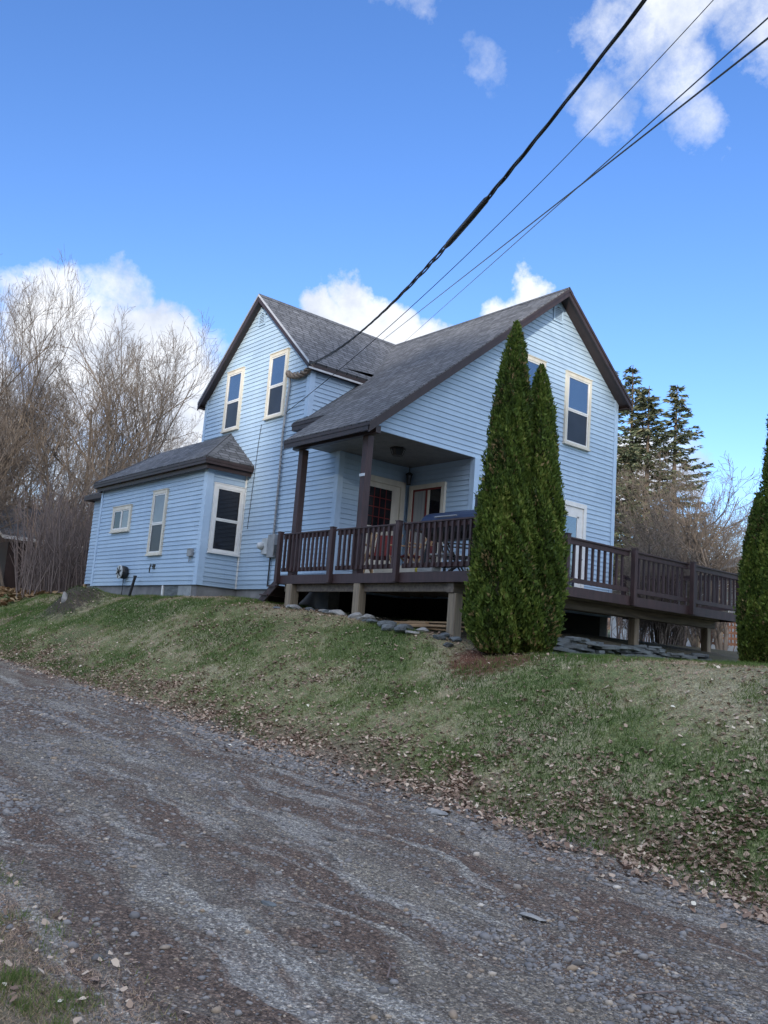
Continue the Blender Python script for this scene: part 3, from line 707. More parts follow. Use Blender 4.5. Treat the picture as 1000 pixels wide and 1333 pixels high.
# ------------------------------------------------------------------ deck
dk = empty('deck', (1., 1., -.9), 'dark brown wooden deck with baluster railing wrapping the porch and the right gable wall', 'deck')
x0d, x1d, y0d, y1d, FH = -2.416, 2.858, -.907, 6.95, .165
mb = MB(); y = y0d+.02
while y < y1d-.02:
    yy = min(y+.138, y1d-.02); xa = x0d+.02 if yy < 0 else (XB+.03 if yy < YB else (.03 if y < yRW+.1 else .03))
    if y < 0 < yy: xa = XB+.03
    if y < YB < yy: xa = .03
    mb.box(xa, x1d-.02, y, yy-.006, -.032, 0); y += .144
mb.build('deck_floor', M['deckfloor'], dk)
mb = MB()
mb.box(x0d, x1d, y0d-.0, y0d+.03, -FH, -.001); mb.box(x1d-.03, x1d, y0d+.03, y1d, -FH, -.001)
mb.box(x0d, x0d+.03, y0d+.03, -.02, -FH, -.001); mb.box(.03, x1d-.03, y1d-.03, y1d, -FH, -.001)
mb.build('deck_fascia', M['deck'], dk)
mb = MB(); x = x0d+.4
while x < x1d-.1:
    yy0 = y0d+.03; yy1 = -.03 if x < XB else (YB-.03 if x < 0.03 else y1d-.03); mb.box(x-.02, x+.02, yy0, yy1, -.16, -.034); x += .4
mb.build('joists', M['beam'], dk)
mb = MB(); mb.box(2.19, 2.35, y0d+.06, y1d-.12, -.32, -.166); mb.build('beam', M['beam'], dk, bevel=.006)
mb = MB(); mb.box(-2.3, 2.19, -.80, -.70, -.30, -.166); mb.build('beam', M['beam'], dk)
def dpost(x, y, w, top, zb):
    mb = MB(); s = (1, .97, 1.03, .98)
    mb.box(x-w/2, x+w/2, y-w/2, y+w/2, gz(x, y)-.15, top); mb.build('support_post', M['wood'], dk, bevel=.012)
dpost(-2.0, -.82, .19, -.167, 0); dpost(.05, -.82, .17, -.167, 0); dpost(2.30, -.74, .17, -.321, 0)
for y in (1.55, 4.03, 6.62): dpost(2.27, y, .15, -.321, 0)
def railing(p, q, end_over=True, dense=.132, hidden=None):
    """one railing bay between two posts"""
    p = Vector(p); q = Vector(q); d = (q-p); L = d.length; d.normalize(); n = Vector((-d.y, d.x, 0))
    r = MB(); r.bar(p+Vector((0, 0, .745)), q+Vector((0, 0, .745)), .035, .085)
    r.bar(p+Vector((0, 0, .11)), q+Vector((0, 0, .11)), .035, .075)
    r.bar(p+Vector((0, 0, .80)), q+Vector((0, 0, .80)), .09, .025)
    R = r.build('railing', M['deck'], dk)
    k = max(1, round((L-.09)/dense)); step = (L-.09)/k; hm = MB()
    for i in range(k):
        c = p+d*(.045+step*(i+.5)); s = .019
        m = hm if hidden else MB()
        u = c+n*(-.038)
        m.prism([u+d*a*s+n*b*s+Vector((0, 0, .075)) for a, b in ((-1,-1),(1,-1),(1,1),(-1,1))], (0, 0, .70))
        if not hidden: m.build('baluster', M['deck'], R)
    if hidden: tag(hm.build('baluster', M['deck'], R), kind='stuff')
def rpost(x, y, dx, dy, low=-.145):
    mb = MB(); x += dx*.046; y += dy*.046
    mb.box(x-.045, x+.045, y-.045, y+.045, low, .83); mb.prism([(x-.05, y-.05, .83), (x+.05, y-.05, .83), (x+.05, y+.05, .83), (x-.05, y+.05, .83)], (0, 0, .015))
    mb.build('railing_post', M['deck'], dk, bevel=.006)
fy, rx_ = y0d+.045, x1d-.045
fx = (-2.416, -.684, 1.111, 2.858); ry = (-.907, 1.13, 3.04, 4.985, 6.95)
for i, x in enumerate(fx):
    if i in (1, 2): rpost(x, y0d-.0005, 0, -1, -.16)
    elif i == 0: rpost(x+.045, y0d-.0005, 0, -1, -.16)
rpost(x1d, y0d, -1, 1.02, 0.002)
for y in ry[1:4]: rpost(x1d+.0005, y, 1, 0, -.16)
rpost(x1d, y1d, -1, -1.02, 0.002)
for a, b in zip(fx[:-1], fx[1:]): railing((a+.05, fy, 0), (b-.05, fy, 0))
for i, (a, b) in enumerate(zip(ry[:-1], ry[1:])): railing((rx_, b-.05, 0), (rx_, a+.05, 0), hidden=(i == 0), dense=.165)
for xa, xb in ((.06, 1.42), (1.42, 2.80)): railing((xb-.05, y1d-.045, 0), (xa+.05, y1d-.045, 0), dense=.18)
for x in (.06, 1.42): rpost(x, y1d-.045, 0, 0, 0.002)
# side railing from the left end back to the wall is open: steps go down here
st = MB()
sp = [(-2.416, -.9, -.01), (-2.416, -.9, -.20), (-3.02, -.9, -.62), (-3.10, -.9, -.50)]
for yy in (-.9, -.12): st.prism([(a, yy, c) for a, b, c in sp], (0, .04, 0))
S = st.build('step_stringers', M['deck'], dk)
for k in range(2):
    m = MB(); zz = -.19-.17*k; xx = -2.44-.27*k; m.box(xx-.27, xx, -.93, -.05, zz-.03, zz); m.box(xx-.27, xx-.25, -.859, -.121, zz-.17, zz-.031); m.build('step', M['deck'], dk)

# ------------------------------------------------------------------ things on the house and the deck
o = MB(); c = (-9.19, YE-.02, .15)
hr = empty('hose_reel', (c[0], YE, -.1), 'black and white garden hose reel mounted low on the blue extension wall', 'hose reel')
m = MB(); m.lathe((c[0]-.02, YE-.20, c[2]), [(.17, -.012), (.175, 0), (.17, .012)], 20, 'y'); m.build('reel_disc', M['meter'], hr, smooth=False)
m = MB(); m.lathe((c[0], YE-.09, c[2]), [(.15, -.09), (.16, -.05), (.16, .03), (.15, .06)], 18, 'y'); m.build('coiled_hose', M['black'], hr, smooth=True)
m = MB()
for k in range(6):
    t = k*math.pi/3+.3; m.bar((c[0]-.02, YE-.218, c[2]), (c[0]-.02+.15*math.cos(t), YE-.218, c[2]+.15*math.sin(t)), .03, .012, up=(0, 1, 0))
m.lathe((c[0]-.02, YE-.23, c[2]), [(.035, -.02), (.035, .015)], 10, 'y'); m.build('spokes', M['black'], hr)
m = MB(); m.tube([(c[0]+.05, YE-.1, c[2]-.15), (c[0]+.06, YE-.1, -.2), (c[0]+.0, YE-.08, -.42)], .011, 6); m.tube([(c[0]-.03, YE-.06, c[2]-.15), (c[0]-.05, YE-.06, -.42)], .009, 6); m.build('hose_end', M['black'], hr)
m = MB(); m.box(c[0]-.06, c[0]+.06, YE-.03, YE-.018, c[2]-.1, c[2]+.1); m.build('bracket', M['grey'], hr)
m = MB(); g0 = gz(-8.35, -1.15)
m.tube([(-8.42, -1.22, g0-.05), (-8.33, -1.16, .02)], .035, 10); m.lathe((-8.33, -1.16, .02), [(.045, -.02), (.045, .03)], 10)
tag(m.build('drain_pipe', M['black'], origin=(-8.4, -1.2, g0)), 'short black pipe standing out of the grass against the extension foundation', 'pipe')
# electric service: mast, meter, cables
em = empty('electric_meter', (-4.16, 0, .5), 'round electric meter and grey box at the foot of the conduit on the front wall', 'meter')
m = MB(); m.box(-4.42, -4.20, -.10, -.02, .58, .93); m.build('meter_socket', M['meter'], em, bevel=.008)
m = MB(); m.lathe((-4.40, -.10, .76), [(.085, 0), (.088, -.03), (.075, -.07), (.06, -.1), (.03, -.115)], 18, 'y'); m.build('meter_dial', M['meter'], em, smooth=True)
m = MB(); m.box(-4.16, -3.90, -.12, -.02, .50, 1.0); m.build('breaker_box', M['grey'], em, bevel=.008)
m = MB(); m.box(-3.86, -3.78, -.12, -.02, .60, .76); m.tube([(-4.1, -.05, .5), (-4.1, -.05, .1), (-4.12, -.04, -.12)], .018, 6); m.tube([(-3.83, -.06, .6), (-3.85, -.06, .5)], .02, 6); m.build('junction_box', M['black'], em)
m = MB(); mp = [(-4.03, -.06, .99), (-4.03, -.06, 2.2), (-4.06, -.06, 3.2), (-4.03, -.06, 3.75), (-3.97, -.06, 4.35), (-4.0, -.07, 4.56)]
m.tube(mp, .027, 8)
for k in range(22): m.tube([(-4.035-.02*(k % 2), -.05, 1.05+k*.11), (-4.0+.02*(k % 2), -.085, 1.1+k*.11)], .012, 5)
sm = m.build('service_conduit', M['grey'], origin=(-4.03, 0, 1.)); tag(sm, 'grey conduit with wrapped cable climbing the front wall from the meter', 'conduit')
m = MB()   # the bundle at the head
pts = []
for ph in (0, 2.1, 4.2):
    q = []
    for i in range(15):
        t = i/14; x = -4.03+.93*t; z = 4.60-.20*math.sin(t*math.pi*.62)+.20*t*t*1.05; q.append((x+.0, -.09+.035*math.cos(t*14+ph), z+.05*math.sin(t*14+ph)))
    m.tube(q, .034, 6)
m.lathe((-4.03, -.09, 4.62), [(.05, -.05), (.065, 0), (.05, .05)], 8)
tag(m.build('cable_bundle', M['rope'], origin=(-3.6, -.09, 4.45), smooth=True), 'twisted bundle of spliced cables hanging at the wing gable corner', 'cable bundle')
def cable(name, P0, P1, sag, r, label, cat, twist=0, n=60, mat='black', extra=None, jitter=0):
    P0, P1 = Vector(P0), Vector(P1); m = MB()
    def at(t): p = P0.lerp(P1, t); p.z -= 4*sag*t*(1-t); return p
    if twist:
        L = (P1-P0).length; sd = (P1-P0).cross(Vector((0, 0, 1))).normalized(); up = Vector((0, 0, 1))
        for ph in range(3):
            q = []
            for i in range(n*5+1):
                t = 1.5*i/(n*5); a = t*L*twist+ph*2.094+.9*math.sin(t*L*1.3); rr = r*.75*(1+.5*math.sin(t*L*.9))
                q.append(at(t)+sd*math.cos(a)*rr+up*math.sin(a)*rr)
            m.tube(q, r*.62, 6)
    else: m.tube([at(1.35*i/n) for i in range(n+1)], r, 6)
    o = m.build(name, M[mat], origin=P0, smooth=True); tag(o, label, cat)
    return o, at
EXEC_CABLES = True
S0 = (-3.12, -.16, 4.62)
cb_, at_ = cable('service_cable', S0, (8.887, -5.615, 3.403), .5, .017, 'thick twisted black overhead cable running from the wing gable to the upper right', 'overhead cable', twist=4.5)
SPL = [.66, .667, .68, .72, .752, .757]
m = MB(); q = [at_(t) for t in SPL]; m.tube(q, [.02, .031, .034, .034, .031, .018], 10)
sp_ = m.build('splice_cover', M['black'], cb_, smooth=True)
cable('telephone_wire', (-4.0, -.07, 3.72), (6.34, .399, 8.886), .40, .007, 'thin black wire just below the thick cable, ending on the conduit', 'overhead wire')
cable('utility_line', (-44.6, 33.7, 21.75), (8.587, -2.94, 5.07), .0, .009, 'upper of the two close thin wires passing behind the roof', 'overhead wire')
cable('utility_line', (-46.2, 31.7, 21.46), (8.535, -2.83, 4.905), .0, .012, 'lower and thicker of the two close thin wires passing behind the roof', 'overhead wire')
m = MB(); m.tube([(-5.05, -.025, 3.62), (-5.1, -.025, 3.2), (-5.2, -.03, 1.2)], .006, 5); tag(m.build('wall_wire', M['black'], origin=(-5.1, 0, 3.)), 'thin loose wire hanging down below the right upper window of the wing gable', 'wire')
# porch lamp on the ceiling and bracket lantern
pl = empty('ceiling_lamp', (-.72, .45, ZC), 'black hexagonal porch lamp flush on the ceiling', 'lamp')
m = MB(); m.lathe((-.72, .45, ZC), [(.15, -.002), (.15, -.02), (.05, -.03)], 6)
for k in range(6):
    t = k*math.pi/3; m.bar((-.72+.15*math.cos(t), .45+.15*math.sin(t), ZC-.02), (-.72+.10*math.cos(t), .45+.10*math.sin(t), ZC-.15), .012, .012)
m.lathe((-.72, .45, ZC-.15), [(.108, .006), (.108, -.006), (.02, -.01)], 6); m.build('lamp_cage', M['black'], pl)
m = MB(); m.lathe((-.72, .45, ZC), [(.12, -.03), (.085, -.14), (.02, -.145)], 6); m.build('lamp_glass', M['screen'], pl)
wl = empty('wall_lantern', (-1.78, 1.72, 2.2), 'black lantern hung in the dark inner corner of the porch', 'lantern')
m = MB(); m.tube([(-1.78, 1.72, ZC-.002), (-1.78, 1.72, 2.47)], .008, 6); m.lathe((-1.78, 1.72, 2.42), [(.015, .06), (.07, .02), (.08, 0)], 8); m.lathe((-1.78, 1.72, 2.2), [(.03, 0), (.05, .01)], 8)
for k in range(4):
    t = k*math.pi/2; m.bar((-1.78+.07*math.cos(t), 1.72+.07*math.sin(t), 2.42), (-1.78+.045*math.cos(t), 1.72+.045*math.sin(t), 2.2), .01, .01)
m.build('lantern_frame', M['black'], wl)
m = MB(); m.lathe((-1.78, 1.72, 2.22), [(.035, 0), (.06, .19)], 8); m.build('lantern_glass', M['screen'], wl)
# barbecue
gx_, gy_ = 1.80, -.25
gr = empty('barbecue', (gx_, gy_, 0), 'blue hooded barbecue with a black chimney standing behind the front railing', 'barbecue')
m = MB(); hp = []
for k in range(13):
    t = math.pi*k/12; hp.append((.30*math.cos(t), .22*math.sin(t)))
m.prism([(gx_-.62, gy_+a, .84+b) for a, b in hp], (1.24, 0, 0)); m.build('hood', M['grillblue'], gr, smooth=False)
m = MB(); lp = [(-.30, .0), (.30, .0), (.24, -.16), (.12, -.24), (-.12, -.24), (-.24, -.16)]
m.prism([(gx_-.60, gy_+a, .835+b) for a, b in lp], (1.2, 0, 0)); m.build('firebox', M['black'], gr)
m = MB(); m.tube([(gx_+.42, gy_-.05, 1.02), (gx_+.42, gy_-.05, 1.27)], .045, 12); m.lathe((gx_+.42, gy_-.05, 1.26), [(.055, 0), (.055, .03)], 12); m.build('chimney', M['black'], gr)
m = MB(); m.box(gx_-.95, gx_-.64, gy_-.22, gy_+.22, .76, .79); m.build('side_shelf', M['black'], gr)
for sx in (-1, 1):
    for sy in (-1, 1):
        m = MB(); m.bar((gx_+sx*.5, gy_+sy*.2, .62), (gx_+sx*.56, gy_+sy*.26, .0), .035, .035, up=(1, 0, 0)); m.build('leg', M['black'], gr)
m = MB(); m.box(gx_-.55, gx_+.55, gy_-.22, gy_+.22, .17, .19); m.build('bottom_shelf', M['black'], gr)
m = MB(); m.tube([(gx_-.25, gy_-.33, .93), (gx_+.25, gy_-.33, .93)], .014, 8); m.build('hood_handle', M['grey'], gr)
# folding chair with red canvas
def chair(cx_, cy_, rz, mat, frame, label, name='folding_chair'):
    e = empty(name, (cx_, cy_, 0), label, 'chair'); 
    def part(nm, f, mt):
        m = MB(); f(m)
        m.v = [(v[0]+cx_, v[1]+cy_, v[2]) for v in m.v]; return m.build(nm, M[mt], e)
    part('seat', lambda m: m.prism([(-.24, -.22, .42), (.24, -.22, .42), (.24, .22, .39), (-.24, .22, .39)], (0, 0, .02)), mat)
    part('backrest', lambda m: m.prism([(-.24, .22, .48), (.24, .22, .48), (.24, .34, .88), (-.24, .34, .88)], (0, .015, .004)), mat)
    for sx in (-1, 1):
        part('leg', lambda m: m.bar((sx*.26, -.24, 0), (sx*.26, .34, .90), .022, .03), frame)
        part('leg', lambda m: m.bar((sx*.235, .30, 0), (sx*.235, -.22, .44), .022, .03), frame)
        part('armrest', lambda m: m.box(sx*.26-.03, sx*.26+.03, -.24, .24, .62, .64), frame)
    e.rotation_euler = (0, 0, rz)
chair(-.55, .1, .5, 'redfab', 'tan', 'red canvas folding chair with tan frame beside the porch corner post')
chair(.22, .25, -.4, 'redfab', 'tan', 'dark red folding chair with light wooden frame in front of the entrance door')
chair(1.0, .5, 2.4, 'black', 'black', 'black folding chair standing left of the barbecue')
# small table
tb = empty('side_table', (.75, .55, 0), 'small white slatted table in front of the sliding door', 'table')
m = MB()
for k in range(6): m.box(.45, 1.05, .30+k*.085, .30+k*.085+.07, .46, .48)
m.build('tabletop', M['meter'], tb)
for sx in (-1, 1):
    for sy in (-1, 1):
        m = MB(); m.box(.75+sx*.26-.018, .75+sx*.26+.018, .55+sy*.2-.018, .55+sy*.2+.018, 0, .46); m.build('leg', M['meter'], tb)
m = MB(); m.lathe((1.12, -.42, .01), [(.07, 0), (.10, .06), (.10, .12), (.07, .16), (.03, .17)], 12); tag(m.build('toy_ball_bucket', M['yellow'], origin=(1.12, -.42, 0), smooth=True), 'small yellow plastic tub on the deck floor behind the railing', 'tub')
m = MB(); m.box(1.25, 1.60, -.62, -.42, .002, .12); m.box(1.235, 1.615, -.635, -.405, .12, .14); tag(m.build('storage_box', M['meter'], origin=(1.4, -.5, 0), bevel=.008), 'low white lidded box on the deck floor left of the barbecue', 'box')
m = MB(); m.prism([(-.25, -.55, .30), (-.10, -.55, .82), (-.07, -.55, .82), (-.22, -.55, .30)], (0, .02, 0)); m.prism([(-.02, -.55, .02), (-.14, -.55, .80), (-.11, -.55, .80), (.02, -.55, .02)], (0, .02, 0)); m.box(-.2, .0, -.55, -.53, .3, .33); m.prism([(-.38, -.55, .0), (-.24, -.55, .31), (-.21, -.55, .31), (-.34, -.55, .0)], (0, .02, 0))
tag(m.build('wooden_easel', M['tan'], origin=(-.15, -.55, 0)), 'light wooden easel leaning behind the railing by the corner post', 'easel')
m = MB(); m.box(-.25, .95, -.30, -.28, .01, .20); m.box(-.25, .95, -.279, .0, .01, .03); tag(m.build('cream_planter', M['cream'], origin=(.3, -.3, 0)), 'long low cream trough on the deck behind the bottom rail', 'planter')

# ------------------------------------------------------------------ stones, lumber
def rock(c, s, seed, flat=1., ang=0., n=1):
    r = random.Random(seed); m = MB()
    import bmesh
    bm = bmesh.new(); bmesh.ops.create_icosphere(bm, subdivisions=2 if n == 1 else 1, radius=1)
    axes = [(Vector((r.gauss(0, 1), r.gauss(0, 1), r.gauss(0, 1))).normalized(), r.uniform(.45, .8)) for _ in range(7)]
    for v in bm.verts:
        for a, k in axes:
            d = v.co.dot(a)
            if d > k: v.co -= a*(d-k)
        v.co *= 1+r.uniform(-.04, .04)
    rot = Matrix.Rotation(ang, 3, 'Z')
    for v in bm.verts:
        p = rot @ Vector((v.co.x*s[0], v.co.y*s[1], v.co.z*s[2])); m.v.append((p.x+c[0], p.y+c[1], p.z+c[2]))
    m.f = [tuple(v.index for v in f.verts) for f in bm.faces]; bm.free(); return m
# dry-laid slate wall under the outer edge of the side deck
def slab(c, lx, ly, h, ang, tilt, seed):
    r = random.Random(seed); k = r.randint(5, 7); poly = []
    for i in range(k):
        t = 2*math.pi*(i+r.uniform(-.3, .3))/k; poly.append(Vector((lx*math.cos(t)*r.uniform(.8, 1.1), ly*math.sin(t)*r.uniform(.8, 1.1), 0)))
    rot = Matrix.Rotation(ang, 3, 'Z') @ Matrix.Rotation(tilt, 3, 'X') @ Matrix.Rotation(r.uniform(-.12, .12), 3, 'Y')
    P = [rot @ p+Vector(c) for p in poly]; m = MB(); m.prism(P, rot @ Vector((0, 0, h))); return m
names_side = 0
W = []
y = .55
while y < 6.9:
    base = gz(3.22, y)-.02
    H = (.30 if y < 1.6 else .26 if y < 3.6 else .20)*random.uniform(.8, 1.1)
    z = base
    while z < base+H:
        h = random.uniform(.025, .055)
        W.append(((3.12+random.uniform(-.05, .16)-(z-base)*.25, y+random.uniform(-.13, .13), z), random.uniform(.12, .22), random.uniform(.16, .34), h)); z += h*1.0
    y += .30
sw = empty('slate_wall', (3.2, 3.7, -1.1), 'low dry wall of flat dark slate slabs under the side deck', 'stone wall')
for i, (c, lx, ly, h) in enumerate(W[:98]):
    slab(c, lx, ly, h, random.uniform(-.4, .4), random.uniform(-.07, .07), i+5).build('slab', M['slate'], sw)
# loose stones under the porch edge
STN = [(-1.75, -1.02, .10, 'fieldstone'), (-1.45, -1.1, .15, 'fieldstone'), (-1.05, -1.05, .09, 'slate'), (-.72, -1.0, .13, 'fieldstone'), (-.45, -1.1, .10, 'slate'), (-.25, -1.02, .16, 'fieldstone'), (-1.78, -1.28, .07, 'slate'),
       (.30, -1.08, .15, 'fieldstone'), (.48, -.98, .13, 'fieldstone'), (.62, -1.14, .11, 'fieldstone'), (.80, -1.2, .10, 'slate'), (1.02, -1.28, .12, 'slate'), (1.22, -1.1, .09, 'slate'),
       (1.35, -1.25, .16, 'slate'), (1.55, -1.4, .14, 'slate'), (1.72, -1.2, .13, 'slate'), (1.85, -1.38, .15, 'slate'), (2.02, -1.15, .12, 'fieldstone'), (2.1, -1.4, .10, 'fieldstone'), (2.55, -1.3, .10, 'slate'), (2.7, -1.1, .12, 'slate'), (2.9, -1.45, .09, 'slate'), (2.45, -1.05, .09, 'slate')]
for i, (x, y, s, mt) in enumerate(STN):
    z = gz(x, y)
    o = rock((x, y, z+s*.2), (s*1.25, s*.85, s*.55), 100+i, ang=random.uniform(0, 3)).build('rock', M[mt], origin=(x, y, z))
    tag(o, {'fieldstone': 'pale grey field stone lying along the ground edge under the front of the deck', 'slate': 'dark slate stone lying along the ground edge under the front of the deck'}[mt], 'rock', 'pale stones under the deck front' if mt == 'fieldstone' else 'dark stones under the deck front')
# pile of scrap lumber under the deck
for i in range(9):
    x = .55+i*.05; y = -.72+i*.075; z = gz(1.4, y)+.03+.035*(i % 3); m = MB(); a = random.uniform(-.12, .12)
    m.bar((x-.05, y-a, z), (x+1.25+random.uniform(-.3, .3), y+a, z+random.uniform(-.04, .03)), .07, .025)
    tag(m.build('plank', M['tan'], origin=(x, y, z)), 'loose tan board in the lumber pile under the front of the deck', 'board', 'boards piled under the deck')
# earth mound with its stone and soil
x, y = -9.55, -2.35; m = rock((x, y, gz(x, y)+.06), (.13, .10, .2), 501); tag(m.build('rock', M['fieldstone'], origin=(x, y, gz(x, y))), 'single pale stone stuck in the earth mound on the left of the lawn', 'rock')
# small things lying about
DR = [((6.25, -4.75), .10, 'fieldstone', 'long tan stone lying at the upper edge of the driveway'), ((8.35, -6.0), .07, 'fieldstone', 'largest pale flat stone in the middle of the driveway, lower right'), ((7.55, -7.25), .045, 'slate', 'larger blue grey stone at the lower edge of the driveway')]
for (x, y), s, mt, lb in DR:
    tag(rock((x, y, gz(x, y)+s*.12), (s*1.3, s*.7, s*.3), int(s*1000), ang=.3).build('rock', M[mt], origin=(x, y, gz(x, y))), lb, 'stone')

# ------------------------------------------------------------------ bare trees
def tubes_np(lines, sides):
    """lines: list of (pts (k,3), rad (k,)) -> V, F"""
    VV = []; FF = []; base = 0
    ang = np.arange(sides)*2*np.pi/sides; ca, sa = np.cos(ang), np.sin(ang)
    for P, Rr in lines:
        k = len(P); d = np.gradient(P, axis=0); d /= np.linalg.norm(d, axis=1)[:, None]+1e-9
        ref = np.array([1., 0, 0]) if abs(d[0, 2]) > .8 else np.array([0, 0, 1.])
        a = np.cross(d, ref); a /= np.linalg.norm(a, axis=1)[:, None]+1e-9; b = np.cross(d, a)
        ring = P[:, None, :]+Rr[:, None, None]*(a[:, None, :]*ca[None, :, None]+b[:, None, :]*sa[None, :, None])
        VV.append(ring.reshape(-1, 3)); i = base+np.arange(k*sides).reshape(k, sides)
        j = np.roll(i, -1, axis=1); FF.append(np.stack([i[:-1], j[:-1], j[1:], i[1:]], -1).reshape(-1, 4)); base += k*sides
    return np.concatenate(VV), np.concatenate(FF)
def grow(seed, H, nlimb=9, up=.6, levels=4, lean=0., trunks=1, bare=.22, r0=None, dens=1.):
    r = np.random.default_rng(seed); thick = []; thin = []
    r0 = r0 or H*.011
    def branch(p, d, L, rad, lev):
        k = 5 if lev < 2 else 4 if lev < 4 else 3; pts = [p]; dd = d.copy()
        wob = .12 if lev == 0 else .2
        for i in range(k-1):
            dd = dd+r.normal(0, wob, 3)+np.array([0, 0, up*(.05 if lev == 0 else .16)]); dd /= np.linalg.norm(dd); pts.append(pts[-1]+dd*L/(k-1))
        P = np.array(pts); t = np.linspace(0, 1, k); Rr = rad*(1-t*(.62 if lev < 2 else .75))
        Rr = np.maximum(Rr, .0055)
        (thick if lev == 0 else thin).append((P, Rr))
        if lev >= levels: return
        n = int(max(2, (nlimb if lev == 0 else (6, 6, 5, 4)[min(lev, 3)])*dens*r.uniform(.8, 1.2)))
        for i in range(n):
            s = (bare+(1-bare)*(i+r.random())/n) if lev == 0 else .18+.82*(i+r.random())/n
            q = s*(k-1); a = min(int(q), k-2); f = q-a; c = P[a]*(1-f)+P[a+1]*f; tr = Rr[a]*(1-f)+Rr[a+1]*f
            ax = P[a+1]-P[a]; ax /= np.linalg.norm(ax)
            side = np.cross(ax, r.normal(0, 1, 3)); side /= np.linalg.norm(side)+1e-9
            an = r.uniform(.45, .95) if lev == 0 else r.uniform(.35, .85)
            nd = ax*math.cos(an)+side*math.sin(an)
            branch(c, nd, L*((.62 if lev == 0 else .58)*(1-.45*s)+.06)*r.uniform(.8, 1.25), max(tr*.62, .006), lev+1)
    for t in range(trunks):
        a = r.uniform(0, 6.28); d = np.array([math.cos(a)*.18*(trunks > 1)+lean, math.sin(a)*.18*(trunks > 1), 1.]); d /= np.linalg.norm(d)
        branch(np.array([math.cos(a)*.12*(trunks > 1), math.sin(a)*.12*(trunks > 1), -.25]), d, H*.78, r0, 0)
    return thick, thin
PROTO = {}
def bare_proto(key, **kw):
    th, tn = grow(**kw)
    V1, F1 = tubes_np(th, 8); V2, F2 = tubes_np(tn, 3)
    PROTO[key] = (raw_mesh('trunk', V1, F1, M['bark'], smooth=True), raw_mesh('crown', V2, F2, M['twig']), len(F2))
bare_proto('vase', seed=3, H=12, nlimb=11, up=1.0, levels=4, trunks=2, bare=.25, dens=1.1)
bare_proto('wide', seed=11, H=11, nlimb=10, up=.7, levels=4, trunks=2, bare=.3, dens=1.08)
bare_proto('tall', seed=21, H=14, nlimb=13, up=1.0, levels=4, bare=.35, dens=1.0)
bare_proto('lean', seed=35, H=10, nlimb=8, up=.8, levels=4, lean=.22, bare=.3)
bare_proto('pole', seed=47, H=11, nlimb=12, up=.9, levels=3, bare=.3, r0=.07)
bare_proto('apple', seed=58, H=5.5, nlimb=8, up=.35, levels=4, trunks=3, bare=.2, r0=.09, dens=.9)
bare_proto('shrub', seed=64, H=3.0, nlimb=7, up=.9, levels=3, trunks=9, bare=.1, r0=.025)
def polar(px, dist):
    """point of the ground at a compass bearing from where the photographer stood"""
    az = R_(-50.25)+math.atan((px-507)/1121); return CAM[0]+dist*math.sin(az), CAM[1]+dist*math.cos(az)
def place_tree(key, x, y, s, rz, label, group=None, name='bare_tree', cat='tree', sz=None, dz=0):
    e = empty(name, (x, y, gz(x, y)+dz), label, cat, group); e.rotation_euler = (0, 0, rz); e.scale = (s, s, sz or s)
    for nm, me in zip(('trunk', 'crown'), PROTO[key]):
        o = bpy.data.objects.new(nm, me); COL.objects.link(o); o.parent = e
    return e
# single trees one can point at
place_tree('vase', *polar(-8, 37), .74, 1.9, 'tallest bare tree at the left edge, its crown rising against the white cloud', sz=1.02)
place_tree('vase', *polar(172, 38), .84, 2.2, 'broad bare tree with several upright limbs in the middle of the left woods', sz=.96)
place_tree('lean', *polar(228, 33), .92, 1.1, 'slender bare tree next to the left eave of the house, crown spreading right')
place_tree('wide', *polar(90, 40), .9, .3, 'wide bare tree between the tall edge tree and the middle one', sz=.98)
place_tree('lean', *polar(26, 37), .6, 4.0, 'dark crooked young tree in front of the woods by the shed roof')
LT = 'grey leafless tree standing among the woods behind the left of the house'
r_ = random.Random(5)
for i in range(38):
    px = -150+i*10.6+r_.uniform(-14, 14); d = r_.uniform(36, 66); h = (.88 if px < 90 else .68 if px < 200 else .56)*r_.uniform(.7, 1.0)*d/46
    k_ = r_.choice(('vase', 'wide', 'pole', 'lean', 'pole'))
    place_tree(k_, *polar(px, d), h, r_.uniform(0, 6.3), LT, 'bare trees of the woods on the left')
for i in range(22):
    px = -130+i*17.5+r_.uniform(-9, 9); d = r_.uniform(27, 36)+(13 if px < 45 else 0)
    place_tree('pole', *polar(px, d), r_.uniform(.38, .62), r_.uniform(0, 6.3), 'young thin leafless tree at the front edge of the left woods', 'saplings at the edge of the left woods')
# thicket of saplings nobody could count
def thicket(name, label, n, pxr, dr, hr, seed, dens=5):
    r = np.random.default_rng(seed); L = []
    for i in range(n):
        px = r.uniform(*pxr); d = r.uniform(*dr)
        if px < 42 and d < 44: continue
        x, y = polar(px, d); z = gz(x, y); h = r.uniform(*hr)*(.6+.4*d/dr[1])
        lean = r.normal(0, .13, 2); k = 4; t = np.linspace(0, 1, k); b = r.normal(0, .09, 2)*h
        P = np.stack([x+lean[0]*h*t+b[0]*t*t, y+lean[1]*h*t+b[1]*t*t, z-.1+h*t], -1); r0 = r.uniform(.012, .035)
        L.append((P, r0*(1-.75*t)))
        for j in range(int(dens*r.uniform(.6, 1.4))):
            s = r.uniform(.2, .95); c = np.array([np.interp(s, t, P[:, q]) for q in range(3)]); a = r.uniform(0, 6.28); l = h*r.uniform(.15, .4)*(1.1-s)
            dd = np.array([math.cos(a)*.7, math.sin(a)*.7, r.uniform(.3, 1.1)]); tt = np.linspace(0, 1, 3)[:, None]
            Q = c+dd*l*tt+np.array([0, 0, .15*l])*tt**2; L.append((Q, np.array([.010, .008, .006])))
    V, F = tubes_np(L, 3)
    tag(mesh_obj(name, raw_mesh('thicket', V, F, M['brush'])), label, 'brush', kind='stuff')
